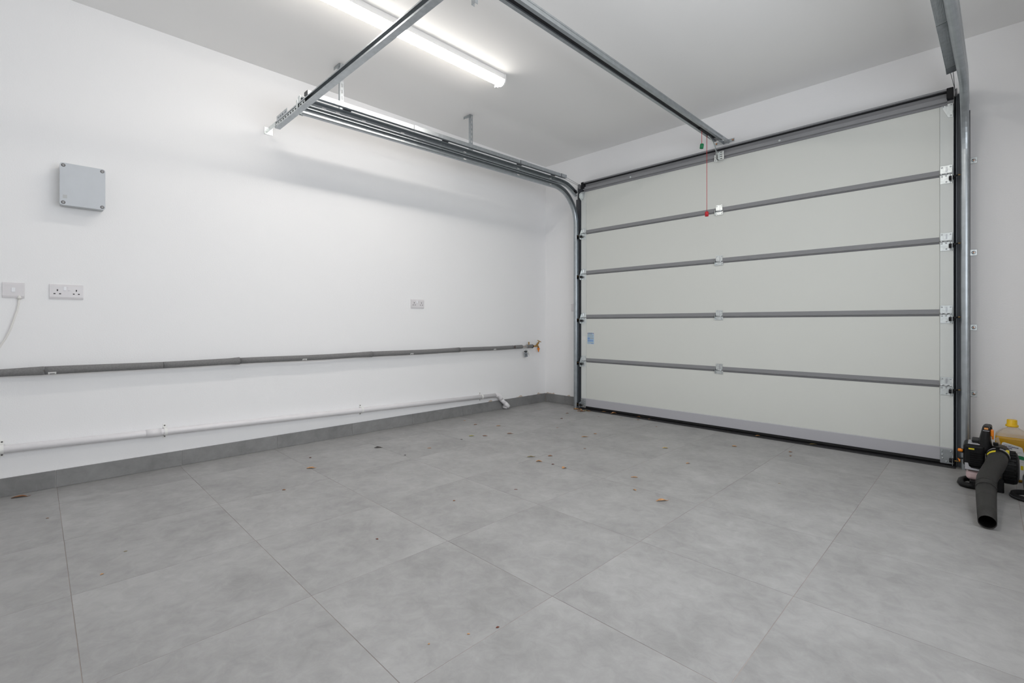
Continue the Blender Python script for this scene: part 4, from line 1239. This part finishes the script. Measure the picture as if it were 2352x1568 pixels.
# ================================================================== DRY LEAVES
LEAVES = [   # x, y, z, length, width ratio, heading, colour, curl, label
    (0.08, -0.062, 0.0, 0.067, 0.3, 70, 'brown', 0.5, 'dark orange-brown curled leaf lying alone beside the skirting below the drain pipe'),
    (0.98, 1.001, 0.0, 0.02, 0.5, 55, 'brown', 0.3, 'small brown leaf scrap out on its own between the wall and the floor centre'),
    (0.679, 1.276, 0.0, 0.054, 0.42, 60, 'tan', 0.4, 'plump tan leaf about a tile away from the wall, below the second pipe clip'),
    (0.433, 1.373, 0.0, 0.015, 0.8, 85, 'redbrown', 0.3, 'tiny red-brown scrap just behind the plump tan leaf'),
    (0.525, 1.848, 0.0, 0.056, 0.3, 45, 'dark', 0.5, 'nearly black curled leaf near the skirting'),
    (0.812, 2.118, 0.0, 0.03, 0.35, 45, 'tan', 0.3, 'small flat tan leaf between the black leaf and the tan trio'),
    (0.847, 1.882, 0.0, 0.016, 0.6, 25, 'dark', 0.2, 'dark speck of leaf on a tile joint near the black leaf'),
    (0.773, 2.463, 0.0, 0.018, 0.6, 55, 'dark', 0.2, 'dark seed-like scrap just before the yellow-green leaf'),
    (0.739, 2.599, 0.0, 0.044, 0.42, 55, 'green', 0.3, 'yellow-green leaf near the drain pipe elbow'),
    (0.819, 2.679, 0.0, 0.044, 0.3, 40, 'brown', 0.3, 'thin brown leaf right beside the yellow-green leaf'),
    (0.911, 2.883, 0.0, 0.049, 0.28, 45, 'brown', 0.5, 'narrow brown curled leaf in line with the yellow-green leaf, toward the door'),
    (0.615, 3.028, 0.0, 0.044, 0.38, 55, 'tan', 0.3, 'tan leaf lying in front of the drain pipe elbow'),
    (0.421, 2.914, 0.0, 0.033, 0.45, 70, 'brown', 0.4, 'short tilted brown leaf near the skirting, before the drain pipe elbow'),
    (0.209, 2.957, 0.0, 0.021, 0.7, 45, 'tan', 0.2, 'pale tan crumb next to the skirting tiles'),
    (0.679, 3.966, 0.0, 0.032, 0.55, 55, 'brown', 0.3, 'brown leaf scrap between the corner and the leaf pile at the track foot'),
    (0.811, 3.708, 0.0, 0.026, 0.55, 15, 'redbrown', 0.3, 'reddish leaf scrap one step out from the corner of the room'),
    (1.047, 3.356, 0.0, 0.02, 0.4, 45, 'brown', 0.2, 'fine brown leaf scrap two steps out from the corner of the room'),
    (1.429, 3.246, 0.0, 0.051, 0.3, 50, 'tan', 0.4, 'slim tan leaf on the floor straight in front of the leaf pile'),
    (1.43, 3.401, 0.0, 0.026, 0.6, 20, 'tan', 0.3, 'short orange-tan leaf beside the slim tan leaf'),
    (1.021, 4.043, 0.0, 0.022, 0.3, 45, 'redbrown', 0.1, 'tiny reddish sliver just in front of the black threshold'),
    (1.518, 2.49, 0.0, 0.053, 0.28, 50, 'olive', 0.4, 'long olive-tan leaf at the back of the central leaf cluster'),
    (1.638, 2.444, 0.0, 0.042, 0.35, 45, 'tan', 0.7, 'tan leaf with raised curled edges in the central leaf cluster'),
    (1.602, 2.605, 0.0, 0.034, 0.38, 60, 'brown', 0.4, 'orange-brown leaf at the back of the central cluster, toward the door'),
    (1.745, 2.465, 0.0, 0.018, 0.6, 45, 'redbrown', 0.3, 'small rust-red scrap in the middle of the central leaf cluster'),
    (1.853, 2.451, 0.0, 0.034, 0.7, 80, 'tan', 0.5, 'broad tan leaf with a stem, at the front of the central leaf cluster'),
    (1.656, 2.944, 0.0, 0.02, 0.35, 50, 'brown', 0.2, 'thin brown scrap between the slim tan leaf and the central cluster'),
    (1.91, 1.941, 0.0, 0.02, 0.25, 50, 'redbrown', 0.2, 'straight reddish twig-like scrap on bare tile before the central cluster'),
    (1.798, 1.584, 0.0, 0.014, 0.6, 65, 'brown', 0.4, 'small brown scrap alone on the tile behind the dark red one'),
    (1.917, 1.063, 0.0, 0.013, 0.5, 30, 'redbrown', 0.4, 'dark red seed-like scrap alone in the middle of a large tile'),
    (2.736, 1.021, 0.0, 0.012, 0.5, 75, 'redbrown', 0.4, 'dark red-brown scrap lying right on a tile joint at the front of the floor'),
    (2.696, 0.936, 0.0, 0.009, 0.45, 45, 'tan', 0.4, 'tan scrap at the front of the floor, beside the tile joint'),
    (2.648, 0.824, 0.0, 0.006, 0.8, 45, 'tan', 0.3, 'pale round crumb of leaf at the very front of the floor'),
    (1.448, 0.178, 0.0, 0.012, 0.6, 105, 'tan', 0.4, 'pale crumbled leaf scrap near the long reddish joint'),
    (1.277, 0.265, 0.0, 0.013, 0.3, 75, 'olive', 0.2, 'dark green sliver on bare tile beyond the long reddish joint'),
    (0.578, 0.041, 0.0, 0.013, 0.4, 60, 'brown', 0.3, 'small brown scrap just out from the dark orange-brown leaf'),
    (2.276, 2.611, 0.0, 0.043, 0.25, 40, 'tan', 0.4, 'slim tan leaf with a thin stem, mid floor before the door'),
    (2.394, 2.415, 0.0, 0.022, 0.5, -15, 'tan', 0.4, 'short upright tan leaf just in front of the slim stemmed one'),
    (2.584, 2.369, 0.0, 0.063, 0.28, 50, 'tan', 0.5, 'largest tan leaf, long and pointed with a stem, alone mid floor'),
    (2.379, 3.127, 0.0, 0.03, 0.4, 55, 'tan', 0.4, 'tan leaf halfway between the largest leaf and the door'),
    (2.081, 3.387, 0.0, 0.043, 0.4, 45, 'yellow', 0.4, 'yellowish leaf standing out from the brown ones before the door middle'),
    (2.434, 3.812, 0.0, 0.037, 0.45, 15, 'tan', 0.4, 'tan leaf one tile out from the threshold near the door middle'),
    (2.788, 3.938, 0.0, 0.029, 0.4, 45, 'brown', 0.4, 'brown leaf one tile out from the door toward the blower side'),
    (2.819, 3.822, 0.0, 0.016, 0.6, 45, 'brown', 0.3, 'tiny brown crumb right in front of the brown leaf on the blower side'),
    (2.943, 3.12, 0.0, 0.015, 0.35, 30, 'olive', 0.2, 'dark olive sliver alone on the tiles toward the blower'),
    (1.385, 4.191, 0.0, 0.026, 0.6, 45, 'brown', 0.3, 'brown scrap just off the front edge of the threshold'),
    (1.22, 4.148, 0.0, 0.026, 0.4, 25, 'olive', 0.2, 'olive sliver off the front edge of the threshold'),
    (1.667, 4.028, 0.0, 0.016, 0.7, 45, 'brown', 0.2, 'lone brown crumb before the door, two steps along the threshold'),
    (2.459, 4.262, 0.0092, 0.036, 0.45, 30, 'tan', 0.5, 'tan leaf lying on the middle of the black threshold strip'),
    (2.854, 4.274, 0.0092, 0.051, 0.28, 40, 'olive', 0.3, 'olive leaf lying on the black threshold strip toward the blower'),
    (0.927, 4.274, 0.0092, 0.042, 0.35, 30, 'tan', 0.3, 'tan leaf lying on the threshold strip beside the leaf pile'),
    (1.342, 4.274, 0.0092, 0.035, 0.5, 20, 'brown', 0.6, 'brown curled leaf wedged against the door seal'),
    (1.466, 4.262, 0.0092, 0.021, 0.6, 75, 'tan', 0.3, 'tan crumb on the threshold edge'),
    (1.055, 4.262, 0.0092, 0.059, 0.4, 55, 'tan', 0.5, 'orange-tan leaf half on the threshold edge, beside its torn twin'),
    (1.051, 4.274, 0.0092, 0.05, 0.35, 70, 'tan', 0.8, 'torn crumpled tan leaf propped on the threshold'),
    (0.6, 4.222, 0.0, 0.065, 0.5, 35, 'tan', 0.52, 'broad orange-tan leaf on the outer side of the leaf pile'),
    (0.6, 4.222, 0.0, 0.053, 0.4, 15, 'yellow', 0.65, 'pale yellow leaf at the back of the leaf pile'),
    (0.653, 4.222, 0.0, 0.058, 0.4, -15, 'tan', 0.78, 'folded tan leaf in the middle of the leaf pile'),
    (0.732, 4.222, 0.0, 0.051, 0.45, 55, 'olive', 0.52, 'olive-rimmed leaf at the front of the leaf pile'),
    (0.73, 4.156, 0.0, 0.057, 0.4, 45, 'brown', 0.65, 'brown leaf lying at the very front of the leaf pile'),
    (0.688, 4.15, 0.0, 0.038, 0.45, 105, 'brown', 0.65, 'small dark brown scrap at the outer tip of the leaf pile'),
    (0.615, 4.222, 0.0, 0.046, 0.5, 65, 'tan', 0.78, 'curled tan leaf against the door bracket at the leaf pile'),
    (0.769, 4.222, 0.0, 0.045, 0.35, 25, 'tan', 0.39, 'thin tan leaf trailing from the leaf pile along the threshold'),
]

def leaf(x, y, z, length, ratio, rot, col, curl, label, seed):
    rnd = random.Random(seed)
    m = MB()
    n = 6
    rows = []
    w = length * ratio * 1.25
    for i in range(n + 1):
        t = i / n
        hw = 0.5 * w * math.sin(PI * min(1.0, 0.04 + 0.94 * t)) ** 0.8 * (1 + rnd.uniform(-.12, .12))
        cx = (t - 0.5) * length
        arch = 0.10 * length * curl * math.sin(PI * t)
        off = 0.06 * w * math.sin(5 * t + seed)
        rows.append([(cx, off - hw, arch + curl * hw * rnd.uniform(.7, 1.2)), (cx, off, arch), (cx, off + hw, arch + curl * hw * rnd.uniform(.4, 1.0))])
    zmin = min(p[2] for r in rows for p in r)
    th = 0.0007
    vs = [[m.bm.verts.new((p[0], p[1], p[2] - zmin + 0.0004 + th)) for p in r] for r in rows]
    us = [[m.bm.verts.new((p[0], p[1], p[2] - zmin + 0.0004)) for p in r] for r in rows]
    for i in range(n):
        for j in range(2):
            m.bm.faces.new((vs[i][j], vs[i + 1][j], vs[i + 1][j + 1], vs[i][j + 1]))
            m.bm.faces.new((us[i][j], us[i][j + 1], us[i + 1][j + 1], us[i + 1][j]))
        for j in (0, 2):
            m.bm.faces.new((vs[i][j], us[i][j], us[i + 1][j], vs[i + 1][j]))
    for i in (0, n):
        for j in range(2):
            m.bm.faces.new((vs[i][j], vs[i][j + 1], us[i][j + 1], us[i][j]))
    o = m.build('dry_leaf', 'leaf_' + col)
    o.location = (x, y, z)
    o.rotation_euler = (0, 0, math.radians(rot))
    tag(o, label, 'leaf', 'dry leaves blown in under the door')
    if length > 0.045:                               # the bigger ones keep their stalks
        m = MB()
        z0 = rows[n][1][2] - zmin + 0.001
        m.tube([(length * 0.46, 0, z0), (length * 0.56, 0.002, max(z0 + 0.001, 0.002)), (length * 0.66, 0.006, 0.003)], [.0011, .0009, .0007], 5)
        s = m.build('stalk', 'leaf_' + col)
        s.parent = o
for k, L in enumerate(LEAVES):
    leaf(*L, 11 + k)
o = leaf(3.585, DY - 0.020, 2.4972, 0.030, 0.5, 10, 'redbrown', 0.3, 'red-brown leaf caught on top of the door beam', 99)
